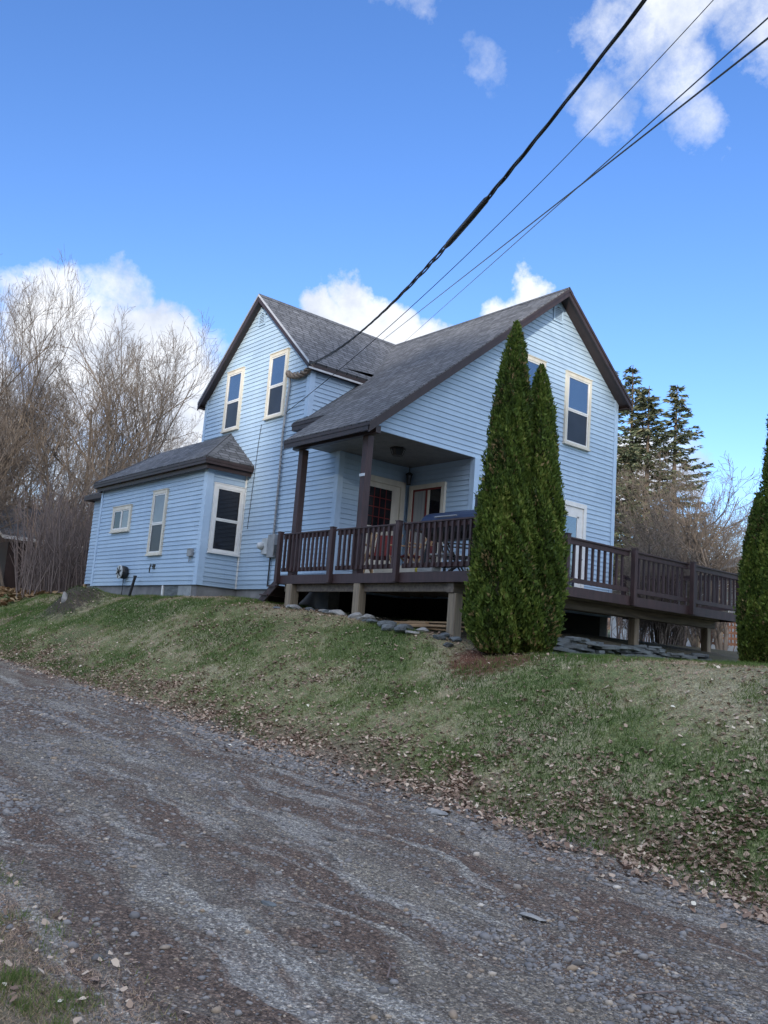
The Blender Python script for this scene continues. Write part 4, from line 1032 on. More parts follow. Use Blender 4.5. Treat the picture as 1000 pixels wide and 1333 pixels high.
thicket('thicket', 'dense brown thicket of saplings and brush filling the woods on the left', 6500, (-190, 330), (27, 75), (1.8, 5.6), 4)
thicket('thicket', 'tangled leafless brush behind the side deck on the right', 260, (770, 1130), (24, 44), (1.0, 2.8), 9)
# leaf litter at the edge of the woods
def leaves(n, sampler, size, seed, lift=.012):
    r = np.random.default_rng(seed); x, y, t = sampler(r, n); n = len(x)
    z = ground_z(x, y)+lift*r.random(n)+.006
    a = r.uniform(0, 6.28, n); s = size*r.uniform(.6, 1.35, n); tilt = r.normal(0, .45, n); fold = r.uniform(-.1, .6, n)
    u = np.stack([np.cos(a), np.sin(a), np.sin(tilt)*.7], -1); v = np.stack([-np.sin(a), np.cos(a), r.normal(0, .4, n)], -1); c = np.stack([x, y, z+np.abs(np.sin(tilt))*s*.45], -1)
    up = np.array([0, 0, 1.])
    # six-point leaf folded along its midrib
    tmpl = [(-1, 0, 0), (-.25, -.75, 1), (.35, -.55, 1), (1, 0, 0), (.35, .6, 1), (-.3, .7, 1)]
    V = np.stack([c+(u*(p*s)[:, None])+(v*(q*s)[:, None])+up*(k*fold*s*abs(q))[:, None] for p, q, k in [(np.full(n, a_)*r.uniform(.8, 1.1, n), b_, c_) for a_, b_, c_ in tmpl]], 1)
    I = np.arange(n)[:, None]*6; F = np.concatenate([I+np.array([[0, 1, 2, 3]]), I+np.array([[0, 3, 4, 5]])])
    return V.reshape(-1, 3), F, np.concatenate([t, t])
def samp_bank(r, n):
    m = n*9; x = r.uniform(-13, 11.8, m); y = r.uniform(-5.1, .3, m)
    w = .5*(fbm(x*.7, y*.7, 3)-.5)
    edge = np.exp(-((y+w+4.0)/.42)**2)*1.25
    cl = sst(.50, .66, fbm(x*.75+70, y*1.1+20, 4)); cl2 = sst(.5, .7, fbm(x*3+7, y*3+2, 3))
    dens = .035+.62*edge*(.3+.7*cl2)+.20*cl*sst(0, -2.6, y)*(.3+cl2)
    dens += .9*sst(7.0, 8.3, x)*sst(-3.1, -3.6, y)*sst(-5.2, -4.5, y)*cl2
    dens *= np.where((y < -4.7), .22, 1)*np.where(y > -.9, .25, 1)*(.65+.35*sst(-9, 0, x))
    k = r.random(m) < dens; x, y = x[k][:n], y[k][:n]; return x, y, np.clip(r.beta(2, 2.6, len(x))+.1*(r.random(len(x)) > .93), 0, 1)
V, F, T = leaves(30000, samp_bank, .0225, 12)
tag(mesh_obj('fallen_leaves', raw_mesh('fallen_leaves', V, F, M['leaf'], T)), 'dry brown and pinkish leaves drifted along the edge of the driveway', 'leaves', kind='stuff')
def samp_litter(r, n):
    d = r.uniform(27, 42, n); px = r.uniform(-60, 330, n); az = R_(-50.25)+np.arctan((px-507)/1121); return CAM[0]+d*np.sin(az), CAM[1]+d*np.cos(az), r.random(n)
V, F, T = leaves(9000, samp_litter, .09, 13, .05)
tag(mesh_obj('leaf_litter', raw_mesh('leaf_litter', V, F, M['litter'], T)), 'orange brown leaf litter on the ground at the foot of the woods', 'leaves', kind='stuff')
def samp_near(r, n):
    x = r.uniform(4.5, 8.9, n*3); y = r.uniform(-9.6, -7.9, n*3); k = r.random(n*3) < .35*sst(-8.0, -8.5, y); return x[k][:n], y[k][:n], r.beta(3, 2, k.sum())[:n]
V, F, T = leaves(420, samp_near, .018, 14)
tag(mesh_obj('fallen_leaves', raw_mesh('fallen_leaves', V, F, M['leaf'], T)), 'few dry leaves in the grass corner at the lower left', 'leaves', kind='stuff')

# ---- grass
def blades(n, sampler, h0, h1, w, seed):
    r = np.random.default_rng(seed); x, y, t = sampler(r, n); n = len(x); z = ground_z(x, y)-.004
    h = r.uniform(h0, h1, n)*(1.25-.7*sst(.4, .6, t)); a = r.uniform(0, 6.28, n); ww = w*r.uniform(.6, 1.4, n)
    lean = r.normal(0, .5, (n, 2))*h[:, None]*(1+sst(.45, .6, t))[:, None]
    c = np.stack([x, y, z], -1); s = np.stack([np.cos(a), np.sin(a), np.zeros(n)], -1)*ww[:, None]/2
    tip = c+np.stack([lean[:, 0], lean[:, 1], h], -1)
    V = np.stack([c-s, c+s, tip], 1).reshape(-1, 3); return V, np.arange(3*n).reshape(n, 3), t
def samp_lawn(r, n):
    m = int(n*2.0); x = r.uniform(-14, 12.3, m)**1; y = r.uniform(-4.7, 1.5, m)
    w = .5*(fbm(x*.7, y*.7, 3)-.5)
    g = fbm(x*.6+11, y*.9+3, 5); g2 = fbm(x*4+1, y*4+8, 3)
    t = np.clip(.50+(g-.5)*2.3+(g2-.5)*1.1+.16*sst(-2.2, -.6, y)*sst(-8, -2, x)-.14*sst(-5, -9, x)-.16*sst(-3.9, -3.2, y)*sst(-2.2, -2.9, y)*sst(3, 5, x), .02, .97)
    dens = (.85+.15*sst(.72, .45, t))*sst(-4.45, -4.0, y+w)
    dens *= 1-.95*((x > -2.4) & (x < 3.1) & (y > -1.)); dens *= 1-.6*np.exp(-(((x-4)/1.1)**2+((y+1.4)/.8)**2)); dens *= 1-.8*np.exp(-(((x+9.6)/1.1)**2+((y+2.2)/.75)**2))
    k = r.random(m) < dens; x, y, t = x[k][:n], y[k][:n], t[k][:n]; return x, y, np.clip(t+r.normal(0, .1, len(x)), 0, 1)
V, F, T = blades(340000, samp_lawn, .018, .06, .008, 31)
tag(mesh_obj('grass', raw_mesh('grass', V, F, M['grass'], T)), 'short patchy green and straw coloured grass on the bank below the house', 'grass', kind='stuff')
def samp_fargr(r, n):
    x = r.uniform(-26, -11.5, n); y = r.uniform(-4.2, 6, n); return x, y, np.clip(r.normal(.3, .13, n), 0, 1)
V, F, T = blades(26000, samp_fargr, .03, .07, .02, 32)
tag(mesh_obj('grass', raw_mesh('grass', V, F, M['grass'], T)), 'green grass beyond the left end of the house', 'grass', kind='stuff')
def samp_corner(r, n):
    m = n*3; x = r.uniform(3.5, 9.3, m); y = r.uniform(-9.9, -7.8, m); g = fbm(x*3, y*3, 3)
    k = r.random(m) < sst(-8.15, -8.85, y+.9*(g-.5))*(.45+.8*sst(.45, .6, g)); x, y, g = x[k][:n], y[k][:n], g[k][:n]
    return x, y, np.clip(.45+(.55-g)*2.+r.normal(0, .14, len(x)), 0, 1)
V, F, T = blades(150000, samp_corner, .012, .042, .0048, 33)
tag(mesh_obj('grass', raw_mesh('grass', V, F, M['grass'], T)), 'sparse grass in the near left corner beside the driveway', 'grass', kind='stuff')

# ---- gravel
def stones(n, sampler, seed):
    r = np.random.default_rng(seed); x, y, s, t = sampler(r, n); n = len(x); z = ground_z(x, y)
    ph = (1+5**.5)/2
    iv = np.array([(-1, ph, 0), (1, ph, 0), (-1, -ph, 0), (1, -ph, 0), (0, -1, ph), (0, 1, ph), (0, -1, -ph), (0, 1, -ph), (ph, 0, -1), (ph, 0, 1), (-ph, 0, -1), (-ph, 0, 1)])/1.9
    fc = np.array([(0, 11, 5), (0, 5, 1), (0, 1, 7), (0, 7, 10), (0, 10, 11), (1, 5, 9), (5, 11, 4), (11, 10, 2), (10, 7, 6), (7, 1, 8), (3, 9, 4), (3, 4, 2), (3, 2, 6), (3, 6, 8), (3, 8, 9), (4, 9, 5), (2, 4, 11), (6, 2, 10), (8, 6, 7), (9, 8, 1)])
    J = r.uniform(.72, 1.2, (n, 12, 1)); P = iv[None]*J
    P = P*np.stack([s*r.uniform(.8, 1.5, n), s*r.uniform(.7, 1.1, n), s*r.uniform(.35, .75, n)], -1)[:, None, :]
    a = r.uniform(0, 6.28, n); c, q = np.cos(a)[:, None], np.sin(a)[:, None]
    P = np.stack([P[..., 0]*c-P[..., 1]*q, P[..., 0]*q+P[..., 1]*c, P[..., 2]], -1)+np.stack([x, y, z+s*.12], -1)[:, None]
    F = (np.arange(n)[:, None, None]*12+fc[None]).reshape(-1, 3); return P.reshape(-1, 3), F, np.repeat(t, 20)
def samp_gravel(r, n):
    m = n*5; u = r.random(m)
    x = 11.2-13.5*u**1.5; y = r.uniform(-8.6, -4.2, m)
    band = fbm(x*.32, y*2.3, 4); w = fbm(x*1.5+5, y*3, 3)
    dens = .12+.95*sst(.5, .64, band)*(.35+.65*sst(.4, .6, w))
    dens += .4*np.exp(-((y+4.75)/.22)**2)*sst(2, 5, x)
    k = r.random(m) < dens; x, y = x[k][:n], y[k][:n]; d = np.hypot(x-CAM[0], y-CAM[1])
    s = .0055*np.exp(r.normal(0, .55, len(x)))*(1+.16*np.maximum(d-4, 0)); s = np.minimum(s, .032)
    return x, y, s, np.clip(r.beta(2.2, 2.4, len(x)), 0, 1)
V, F, T = stones(52000, samp_gravel, 41)
tag(mesh_obj('gravel', raw_mesh('gravel', V, F, M['stone'], T)), 'loose blue grey gravel scattered over the dirt driveway', 'gravel', kind='stuff')
def samp_pebb(r, n):
    x = r.uniform(3.5, 10.8, n); y = r.uniform(-8.4, -4.6, n); return x, y, .012*np.exp(r.normal(0, .35, n)), np.clip(r.beta(3, 2, n), 0, 1)
V, F, T = stones(900, samp_pebb, 42)
tag(mesh_obj('gravel', raw_mesh('gravel', V, F, M['stone'], T)), 'larger pebbles lying on the dirt driveway', 'gravel', kind='stuff')
# twigs on the driveway
for i, (x, y, a, L) in enumerate(((6.55, -8.55, .3, .32), (8.6, -7.3, 2.3, .28), (9.25, -6.35, .9, .24), (7.9, -6.9, 2.7, .3))):
    m = MB(); z = gz(x, y)+.012; m.tube([(x, y, z), (x+.4*L*math.cos(a), y+.4*L*math.sin(a), z+.015), (x+L*math.cos(a+.25), y+L*math.sin(a+.25), z+.004)], [.005, .004, .0025], 5)
    m.tube([(x+.4*L*math.cos(a), y+.4*L*math.sin(a), z+.015), (x+.7*L*math.cos(a-.5), y+.7*L*math.sin(a-.5), z+.01)], [.003, .0015], 4)
    tag(m.build('twig', M['brush'], origin=(x, y, z)), ('forked grey twig in the grass at the lower left', 'thin brown twig on the driveway, lower middle', 'dark forked twig on the driveway, lower right', 'thin bent twig near the ruts in the lower middle')[i], 'twig')

# ------------------------------------------------------------------ evergreens
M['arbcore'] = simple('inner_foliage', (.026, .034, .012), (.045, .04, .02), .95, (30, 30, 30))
def arbor(name, x, y, zb, H, Rm, seed, label, n=30000, group=None):
    r = np.random.default_rng(seed); e = empty(name, (x, y, zb), label, 'tree', group)
    prof_h = [0, .03, .1, .2, .33, .5, .7, .85, .95, 1.]; prof_r = [.62, .85, 1., .98, .92, .82, .64, .43, .21, .02]
    def rad(h, th):
        b = np.interp(h, prof_h, prof_r)*Rm
        return b*(.92+.42*(fbm(np.cos(th)*1.3+seed, np.sin(th)*1.3+h*H*1.3, 3)-.5)+.55*(fbm(np.cos(th)*4+seed*3, np.sin(th)*4+h*H*5., 3)-.5))
    h = r.random(n*2); k = r.random(n*2) < np.interp(h, prof_h, prof_r)+.10; h = h[k][:n]; n = len(h); th = r.uniform(0, 2*np.pi, n)
    q = rad(h, th)*(1-.26*r.random(n)**1.6)+.02*r.random(n)
    st_ = r.random(n) < .04; q = np.where(st_, rad(h, th)*(1.0+.10*r.random(n))+.02, q)
    c = np.stack([q*np.cos(th), q*np.sin(th), h*H+.05], -1)
    out = np.stack([np.cos(th), np.sin(th), np.zeros(n)], -1)
    ax = out*r.uniform(.1, .75, n)[:, None]+np.array([0, 0, 1.])*r.uniform(.35, 1., n)[:, None]+r.normal(0, .28, (n, 3)); ax /= np.linalg.norm(ax, axis=1)[:, None]
    sd = np.cross(ax, out+r.normal(0, .9, (n, 3))); sd /= np.linalg.norm(sd, axis=1)[:, None]+1e-9
    L = r.uniform(.028, .072, n)*(1-.3*h); W = L*r.uniform(.2, .40, n)
    V = np.stack([c-ax*(L*.35)[:, None], c+sd*W[:, None]+ax*(L*.2)[:, None], c+ax*L[:, None], c-sd*W[:, None]+ax*(L*.15)[:, None]], 1).reshape(-1, 3)
    cl = fbm(np.cos(th)*3+seed, np.sin(th)*3+h*H*2.5, 3)
    T = np.clip(.47+(cl-.5)*1.2+r.normal(0, .2, n)+.05*(h > .9), 0, 1)*.93; T = np.where(r.random(n) < .02+.10*(h < .05)+.25*(cl < .3), 1., T)
    V[:, 2] = np.maximum(V[:, 2], .0)
    mesh_obj('crown', raw_mesh('crown', V, np.arange(4*n).reshape(n, 4), M['arbor'], T), e)
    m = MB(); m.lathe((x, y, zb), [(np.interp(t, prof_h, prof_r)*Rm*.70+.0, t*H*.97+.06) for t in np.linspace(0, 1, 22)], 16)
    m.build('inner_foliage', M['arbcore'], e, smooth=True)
    m = MB(); m.tube([(x, y, zb-.2), (x, y, zb+.25), (x, y, zb+H*.6)], [.06, .05, .02], 8); m.build('trunk', M['bark'], e)

arbor('arborvitae', 3.64, -1.18, gz(3.64, -1.18)-.03, 4.73, .445, 1, 'tallest arborvitae with pointed top, left one of the pair before the right gable', 64000)
arbor('arborvitae', 3.80, -.78, gz(3.8, -.78)-.03, 4.14, .45, 2, 'shorter and narrower arborvitae pressed against the right side of the tallest one', 46000)
arbor('arborvitae', 4.06, 5.22, gz(4.06, 5.22)-.02, 3.2, .37, 3, 'short arborvitae at the far end of the side deck, left of a taller one', 32000)
arbor('arborvitae', 4.46, 5.26, gz(4.46, 5.26)-.02, 5.4, .47, 4, 'tall arborvitae cut off by the right edge of the photo', 44000)

def spruce_proto(key, seed, H, Rm, gap=.0, dens=1.):
    r = np.random.default_rng(seed); L = []; Cs = []; T = []
    nw = int(H/.42); quads = []
    for i in range(nw):
        h = .14+.86*(i+r.random()*.6)/nw; R0 = Rm*(1-h)**.75*(.55+.45*min(1, (h)/.35)); z = h*H
        for j in range(int(5+3*r.random())):
            if r.random() < gap*(1.1-h): continue
            a = r.uniform(0, 6.28); l = R0*r.uniform(.55, 1.15)+.12; dr = r.uniform(-.35, .1)-.15*(1-h)
            t = np.linspace(0, 1, 4)[:, None]; d = np.array([math.cos(a), math.sin(a), 0]); P = np.array([0, 0, z])+d*l*t+np.array([0, 0, 1.])*(dr*l*t+.32*l*t**2.2)
            L.append((P, np.linspace(.028, .008, 4)*(1.2-.6*h)))
            m = int((10+30*l)*dens)
            s = r.uniform(.22, 1., m); c = P[0]+(P[-1]-P[0])*s[:, None]; c[:, 2] = np.interp(s, t[:, 0], P[:, 2])
            sd = np.array([-math.sin(a), math.cos(a), 0]); off = r.normal(0, 1, m)*.17*l*(1.1-s)
            c = c+sd*off[:, None]+np.stack([np.zeros(m), np.zeros(m), -np.abs(r.normal(0, .07, m))-.0], -1)
            ax = d*r.uniform(.2, 1, m)[:, None]+sd*(np.sign(off)*r.uniform(0, 1., m))[:, None]+np.array([0, 0, 1])*r.uniform(-.75, .25, m)[:, None]; ax /= np.linalg.norm(ax, axis=1)[:, None]
            nn = np.cross(ax, r.normal(0, 1, (m, 3))); nn /= np.linalg.norm(nn, axis=1)[:, None]+1e-9
            LL = r.uniform(.10, .26, m); quads.append(np.stack([c-ax*LL[:, None]*.3, c+nn*(LL*.22)[:, None], c+ax*LL[:, None], c-nn*(LL*.22)[:, None]], 1)); T.append(np.clip(r.normal(.42, .25, m), 0, 1))
    tr = [(np.array([[0, 0, -.3], [0, 0, H*.35], [.05, 0, H*.7], [0, 0, H]]), np.array([.2, .15, .08, .015])*H/15)]
    V1, F1 = tubes_np(tr, 8); V3, F3 = tubes_np(L, 3); Q = np.concatenate(quads); n = len(Q)
    V2 = Q.reshape(-1, 3); F2 = np.arange(4*n).reshape(n, 4)
    PROTO[key] = (raw_mesh('trunk', V1, F1, M['spbark'], smooth=True), raw_mesh('branches', V3, F3, M['spbark']), raw_mesh('crown', V2, F2, M['spruce'], np.concatenate(T)))
spruce_proto('sp1', 1, 16, 3.0, .2, .95); spruce_proto('sp2', 2, 14, 3.0, .04, 1.15); spruce_proto('sp3', 3, 14, 2.6, .12, 1.)
def place_spruce(key, px, d, s, rz, label, group=None, name='spruce_tree'):
    x, y = polar(px, d); e = empty(name, (x, y, gz(x, y)), label, 'tree', group); e.scale = (s*1.35, s*1.35, s); e.rotation_euler = (0, 0, rz)
    for nm, me in zip(('trunk', 'branches', 'crown'), PROTO[key]):
        o = bpy.data.objects.new(nm, me); COL.objects.link(o); o.parent = e
place_spruce('sp1', 829, 46, .90, 1., 'tallest sparse spruce right behind the house, its bare trunk showing')
place_spruce('sp2', 852, 44, .91, 2., 'dense dark spruce in front of the tallest one')
place_spruce('sp3', 890, 45, .93, 4., 'narrow spruce standing apart at the right of the others')
place_spruce('sp1', 800, 43, .84, 5., 'spruce partly hidden behind the right corner of the house')
for i, (px, d, s) in enumerate(((775, 60, .6), (812, 58, .42), (842, 62, .48), (872, 60, .45), (902, 63, .42), (925, 60, .40), (950, 61, .38), (990, 62, .42))):
    place_spruce('sp2', px, d, s, i*1.3, 'small dark evergreen in the row low behind the leafless brush at right', 'small evergreens behind the side deck')
# unseen evergreen wood behind the photographer, added and shaped to shade yard and house
qv = np.array([v.co for v in PROTO['sp2'][2].vertices]).reshape(-1, 4, 3); qv = qv[::3]; cq = qv.mean(1, keepdims=True); qv = cq+(qv-cq)*2.1
r = np.random.default_rng(77); VV = []
for k in range(64):
    pp = -30+k*.86+r.uniform(-1, 1); s_ = r.uniform(34, 46); bx, by = 8+.637*s_+.77*(pp-1)*1.0, -9-.77*s_+.637*(pp-1)
    a = r.uniform(0, 6.28); c, q = math.cos(a), math.sin(a); hh = r.uniform(.92, 1.1); W_ = qv.reshape(-1, 3)
    VV.append(np.stack([(W_[:, 0]*c-W_[:, 1]*q)*1.25+bx, (W_[:, 0]*q+W_[:, 1]*c)*1.25+by, W_[:, 2]*hh-1.2+gz(bx, by)], -1))
VV = np.concatenate(VV)
tag(mesh_obj('shading_wood', raw_mesh('shading_wood', VV, np.arange(len(VV)).reshape(-1, 4), M['spruce'], r.random(len(VV)//4)*.6)), 'unseen evergreen wood added behind the camera to shade the yard', 'wood', kind='stuff')
# leafless trees behind the side deck
RB = (('apple', 880, 24, .62, 'low branching leafless tree growing close behind the side deck'), ('apple', 905, 28, .98, 'spreading leafless tree with upswept thin branches right of the spruces'),
      ('apple', 838, 27, .58, 'leafless tree below the spruces, left of the low branching one'), ('wide', 945, 34, .45, 'pale leafless tree near the right arborvitae'), ('pole', 850, 33, .55, 'thin whitish birch trunk in front of the spruces'), ('wide', 925, 31, .56, 'thin branching leafless tree just left of the right edge evergreens'), ('apple', 900, 33, 1.05, 'leafless tree with fine branches between the last spruce and the right edge'), ('apple', 955, 26, .75, 'leafless bush tree behind the far corner of the deck'))
for i, (k, px, d, s, lb) in enumerate(RB): place_tree(k, *polar(px, d), s, 1.7*i+.5, lb)
for i, (px, d, s) in enumerate(((878, 20.5, .7), (888, 21.2, .6), (902, 21.6, .55), (848, 22, .4), (870, 20.8, .65), (935, 22, .5))):
    place_tree('shrub', *polar(px, d), s, i*2.1, 'dark many-stemmed leafless shrub seen under the side deck', 'shrubs seen under the side deck', name='shrub', cat='shrub')
for i in range(8):
    place_tree('pole', *polar(795+i*27, 38+5*(i % 3)), .28+.04*(i % 4), i*1.9, 'thin leafless tree in the brush in front of the small evergreens', 'thin trees behind the side deck')

# ------------------------------------------------------------------ other buildings
def nbhouse():
    x, y = polar(880, 36); z = gz(x, y)-.2
    e = empty('neighbour_house', (x, y, z), 'low white house far behind, glimpsed under the side deck', 'house')
    yaw = R_(-38); c, s = math.cos(yaw), math.sin(yaw)
    def T(m, nm, mt, par=e):
        m.v = [(x+a*c-b*s, y+a*s+b*c, z+h) for a, b, h in m.v]; return m.build(nm, M[mt], par)
    m = MB(); m.box(-7, 7, 0, 7, 0, 2.7); T(m, 'wall', 'nbwall')
    m = MB(); m.prism([(-7.4, -.5, 2.6), (-7.4, 3.5, 4.1), (-7.4, 7.5, 2.6)], (14.8, 0, 0)); T(m, 'roof', 'slate')
    for u in (-5.5, -2.2, 2.4, 5.4):
        m = MB(); m.box(u-.55, u+.55, -.04, -.005, 1., 2.1); w = T(m, 'window', 'white'); m = MB(); m.box(u-.47, u+.47, -.05, -.042, 1.07, 2.03); T(m, 'pane', 'darkglass', w)
    m = MB(); m.box(-.5, .5, -.05, -.004, 0.1, 2.1); T(m, 'door', 'redfab')
M['nbwall'] = simple('neighbour_white', (.62, .66, .70), (.52, .56, .60), .6)
nbhouse()
# snow fence
x0_, y0_ = polar(925, 27); x1_, y1_ = polar(985, 27); m = MB(); z0_ = gz(x0_, y0_)
for k in range(6): m.bar((x0_, y0_, z0_+.25+k*.16), (x1_, y1_, z0_+.25+k*.16), .02, .07)
for k in range(15):
    t = k/14; xx, yy = x0_+(x1_-x0_)*t, y0_+(y1_-y0_)*t; m.bar((xx, yy, z0_+.2), (xx, yy, z0_+1.12), .02, .04, up=(1, 0, 0))
M['orange'] = simple('orange_plastic', (0.231, 0.108, 0.066), (0.187, 0.090, 0.055), .7)
sf = empty('snow_fence', (x0_, y0_, z0_), 'faded orange mesh fence between the deck end and the right arborvitae', 'fence'); m.build('mesh_panel', M['orange'], sf)
for t in (0, .5, 1):
    xx, yy = x0_+(x1_-x0_)*t, y0_+(y1_-y0_)*t; m = MB(); m.box(xx-.04, xx+.04, yy-.06, yy+.02, z0_-.2, z0_+1.3); m.build('fence_post', M['wood'], sf)
# shed whose roof corner shows at the left edge
sx_, sy_ = -23.4, 0.
sh = empty('shed', (sx_, sy_, gz(sx_, sy_)), 'small dark shed of which only the low eave shows at the left edge', 'shed'); g_ = gz(sx_, sy_)
m = MB(); m.box(sx_-5, sx_-.6, sy_+.4, sy_+4.4, g_-.3, 1.8); m.build('wall', M['brown'], sh)
m = MB(); P = [Vector((sx_-5.4, sy_, 3.85)), Vector((sx_, sy_, 1.97)), Vector((sx_, sy_+5, 1.97)), Vector((sx_-5.4, sy_+5, 3.85))]
m.prism(P, (0, 0, -.12), uvf=lambda p: (p.y, p.x)); m.build('roof', M['shingle'], sh)
m = MB(); m.prism([(sx_-5.4, sy_-.03, 3.85), (sx_, sy_-.03, 1.97), (sx_, sy_-.03, 1.87), (sx_-5.4, sy_-.03, 3.75)], (0, .028, 0)); m.box(sx_+.002, sx_+.03, sy_-.03, sy_+5, 1.85, 1.99); m.build('fascia', M['drip'], sh)

# ------------------------------------------------------------------ sky, sun, camera
SUN = Vector((.62, -.75, .235)).normalized()
el = math.asin(SUN.z); azr = math.atan2(SUN.x, SUN.y)
w = bpy.data.worlds.new('World'); sc.world = w; w.use_nodes = True; nt = w.node_tree
bg = nt.nodes['Background']; bg.inputs['Strength'].default_value = SKY = .15
sky = nt.nodes.new('ShaderNodeTexSky'); sky.sky_type = 'NISHITA'; sky.sun_disc = False
sky.sun_elevation = el; sky.sun_rotation = azr; sky.air_density = 1.0; sky.dust_density = .2; sky.ozone_density = 2.2; sky.altitude = 200
tc = nt.nodes.new('ShaderNodeTexCoord').outputs['Generated']
nn = nt.nodes.new('ShaderNodeTexNoise'); nn.inputs['Scale'].default_value = 7.; nn.inputs['Detail'].default_value = 7.; nn.inputs['Roughness'].default_value = .62; nt.links.new(tc, nn.inputs['Vector'])
vm = nt.nodes.new('ShaderNodeVectorMath'); vm.operation = 'SUBTRACT'; nt.links.new(nn.outputs['Color'], vm.inputs[0]); vm.inputs[1].default_value = (.5, .5, .5)
vs = nt.nodes.new('ShaderNodeVectorMath'); vs.operation = 'SCALE'; vs.inputs['Scale'].default_value = .13; nt.links.new(vm.outputs[0], vs.inputs[0])
va = nt.nodes.new('ShaderNodeVectorMath'); va.operation = 'ADD'; nt.links.new(tc, va.inputs[0]); nt.links.new(vs.outputs[0], va.inputs[1])
def blob(az, e_, r, gain=1., soft=.8):
    r *= 1.22
    az, e_ = R_(az), R_(e_); d = (math.sin(az)*math.cos(e_), math.cos(az)*math.cos(e_), math.sin(e_))
    q = nt.nodes.new('ShaderNodeVectorMath'); q.operation = 'DISTANCE'; nt.links.new(va.outputs[0], q.inputs[0]); q.inputs[1].default_value = d
    m = nt.nodes.new('ShaderNodeMapRange'); m.interpolation_type = 'SMOOTHSTEP'; nt.links.new(q.outputs['Value'], m.inputs[0])
    m.inputs[1].default_value = R_(r); m.inputs[2].default_value = R_(r)*(1-soft); m.inputs[4].default_value = gain; return m.outputs[0]
CL = [  # azimuth, elevation, radius (deg), gain
 (-70, 16.5, 6, 1), (-73, 18.2, 4.2, 1), (-66, 15.5, 5.5, 1), (-78, 13, 6.5, 1), (-63.5, 13, 5, 1), (-69.3, 21.8, 2.7, .6), (-67.3, 19.4, 3., .95), (-72.5, 20, 3., .9), (-85, 12, 8, 1), (-66, 18.2, 2.7, .9), (-63.8, 16, 2.8, .9), (-61.5, 13, 3.6, .9), (-61, 9, 6, .9), (-95, 15, 9, 1), (-72, 8, 9, .55),
 (-53.5, 21.2, 2.5, 1), (-50.5, 20.8, 2.5, 1), (-48, 20.0, 2.4, 1), (-56, 20.6, 2.4, 1), (-52, 19, 4, 1), (-45.6, 18.5, 3, 1),
 (-41.8, 23.6, 2.2, 1), (-43, 21.5, 2.4, 1), (-39.5, 22, 2.0, .8),
 (-35.5, 37.6, 4.2, .58), (-32.5, 36, 4.2, .56), (-33, 39.5, 4.2, .62), (-29, 42, 4.5, .6), (-24, 38.5, 5.2, .66), (-37.4, 34.2, 3.4, .42), (-30.5, 33, 3.4, .40), (-19, 36, 7, .62),
 (-47.4, 37.9, 2.6, .22), (-45.6, 37.2, 2.8, .27), (-44.2, 35.6, 2.2, .23), (-52, 41.4, 3.6, .34),
 (-34.2, 12.5, 3.0, .9), (-31, 13, 2.3, .6), (-29.8, 14.3, 1.5, .5), (-36, 11, 3., .8), (-26, 7, 6, .35),
 ]
# unseen bright clouds added behind and above the photographer as fill light
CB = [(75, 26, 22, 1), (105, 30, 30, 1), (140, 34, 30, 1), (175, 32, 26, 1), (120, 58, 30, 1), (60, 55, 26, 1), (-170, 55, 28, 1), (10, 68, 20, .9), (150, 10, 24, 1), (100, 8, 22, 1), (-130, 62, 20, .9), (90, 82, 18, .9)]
def union(L):
    tot = None
    for c in L:
        b = blob(*c); tot = b if tot is None else mth(nt, 'MAXIMUM', tot, b)
    return tot
tot = union(CL); totb = union(CB)
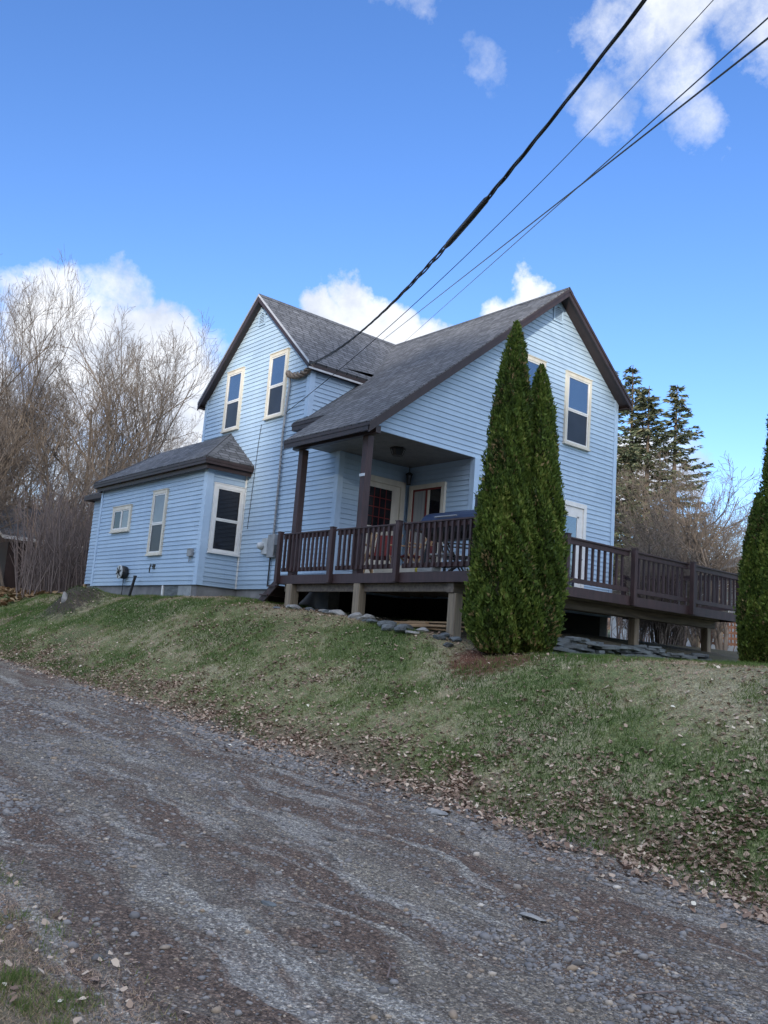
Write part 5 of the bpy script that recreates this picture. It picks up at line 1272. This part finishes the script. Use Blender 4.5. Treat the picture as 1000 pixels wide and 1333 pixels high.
# billowy inner tone
n2 = noise(nt, tc, 16., 8, .62); n3 = noise(nt, tc, 5., 5, .6)
n4 = noise(nt, tc, 9., 9, .68)
edge = mth(nt, 'ADD', tot, mth(nt, 'MULTIPLY', mth(nt, 'MULTIPLY_ADD', n4, 1.7, -.85), mth(nt, 'MULTIPLY_ADD', tot, 1.2, .12, True)), clamp=True)
vis = ramp(nt, edge, ((.26, (0, 0, 0)), (.42, (.4, .4, .4)), (.6, (.82, .82, .82)), (.8, (1, 1, 1))))
tone = ramp(nt, mth(nt, 'ADD', mth(nt, 'MULTIPLY', n2, .5), mth(nt, 'MULTIPLY', n3, .5)), ((.34, (1.75, 2.0, 2.5)), (.56, (3.2, 3.3, 3.5))))
hs = nt.nodes.new('ShaderNodeHueSaturation'); hs.inputs['Hue'].default_value = .511; hs.inputs['Saturation'].default_value = 1.2; nt.links.new(sky.outputs[0], hs.inputs['Color'])
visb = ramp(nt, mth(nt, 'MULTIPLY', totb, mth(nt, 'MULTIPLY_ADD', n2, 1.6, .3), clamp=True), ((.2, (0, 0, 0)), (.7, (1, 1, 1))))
hs2 = nt.nodes.new('ShaderNodeVectorMath'); hs2.operation = 'MULTIPLY'; nt.links.new(hs.outputs[0], hs2.inputs[0]); hs2.inputs[1].default_value = (.81, .80, .875)
final = mix(nt, vis, hs2.outputs[0], tone)
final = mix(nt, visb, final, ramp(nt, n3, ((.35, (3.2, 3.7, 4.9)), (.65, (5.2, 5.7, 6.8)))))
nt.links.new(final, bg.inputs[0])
sl = bpy.data.lights.new('sun', 'SUN'); sl.energy = 2.0; sl.angle = R_(1.5); sl.color = (1., .90, .76)
so = bpy.data.objects.new('sun', sl); COL.objects.link(so); so.rotation_euler = SUN.to_track_quat('Z', 'Y').to_euler()

cam = bpy.data.cameras.new('camera'); co = bpy.data.objects.new('camera', cam); COL.objects.link(co); sc.camera = co
yaw, pitch, roll, f = .877, .156, -.077, 1121.34
def setcam():
    fw = Vector((-math.sin(yaw)*math.cos(pitch), math.cos(yaw)*math.cos(pitch), math.sin(pitch))); rt = Vector((math.cos(yaw), math.sin(yaw), 0)); up = rt.cross(fw)
    c, s = math.cos(roll), math.sin(roll); r2 = rt*c-up*s; u2 = rt*s+up*c
    m = Matrix((r2, u2, -fw)).transposed().to_4x4(); m.translation = Vector(CAM); co.matrix_world = m
setcam()
cam.sensor_fit = 'VERTICAL'; cam.sensor_height = 36; cam.lens = f/1333*36; cam.clip_start = .05; cam.clip_end = 2000
sc.render.resolution_x = 768; sc.render.resolution_y = 1024
vs_ = sc.view_settings; vs_.view_transform = 'Standard'; vs_.look = 'None'; vs_.exposure = 1.2; vs_.gamma = 1
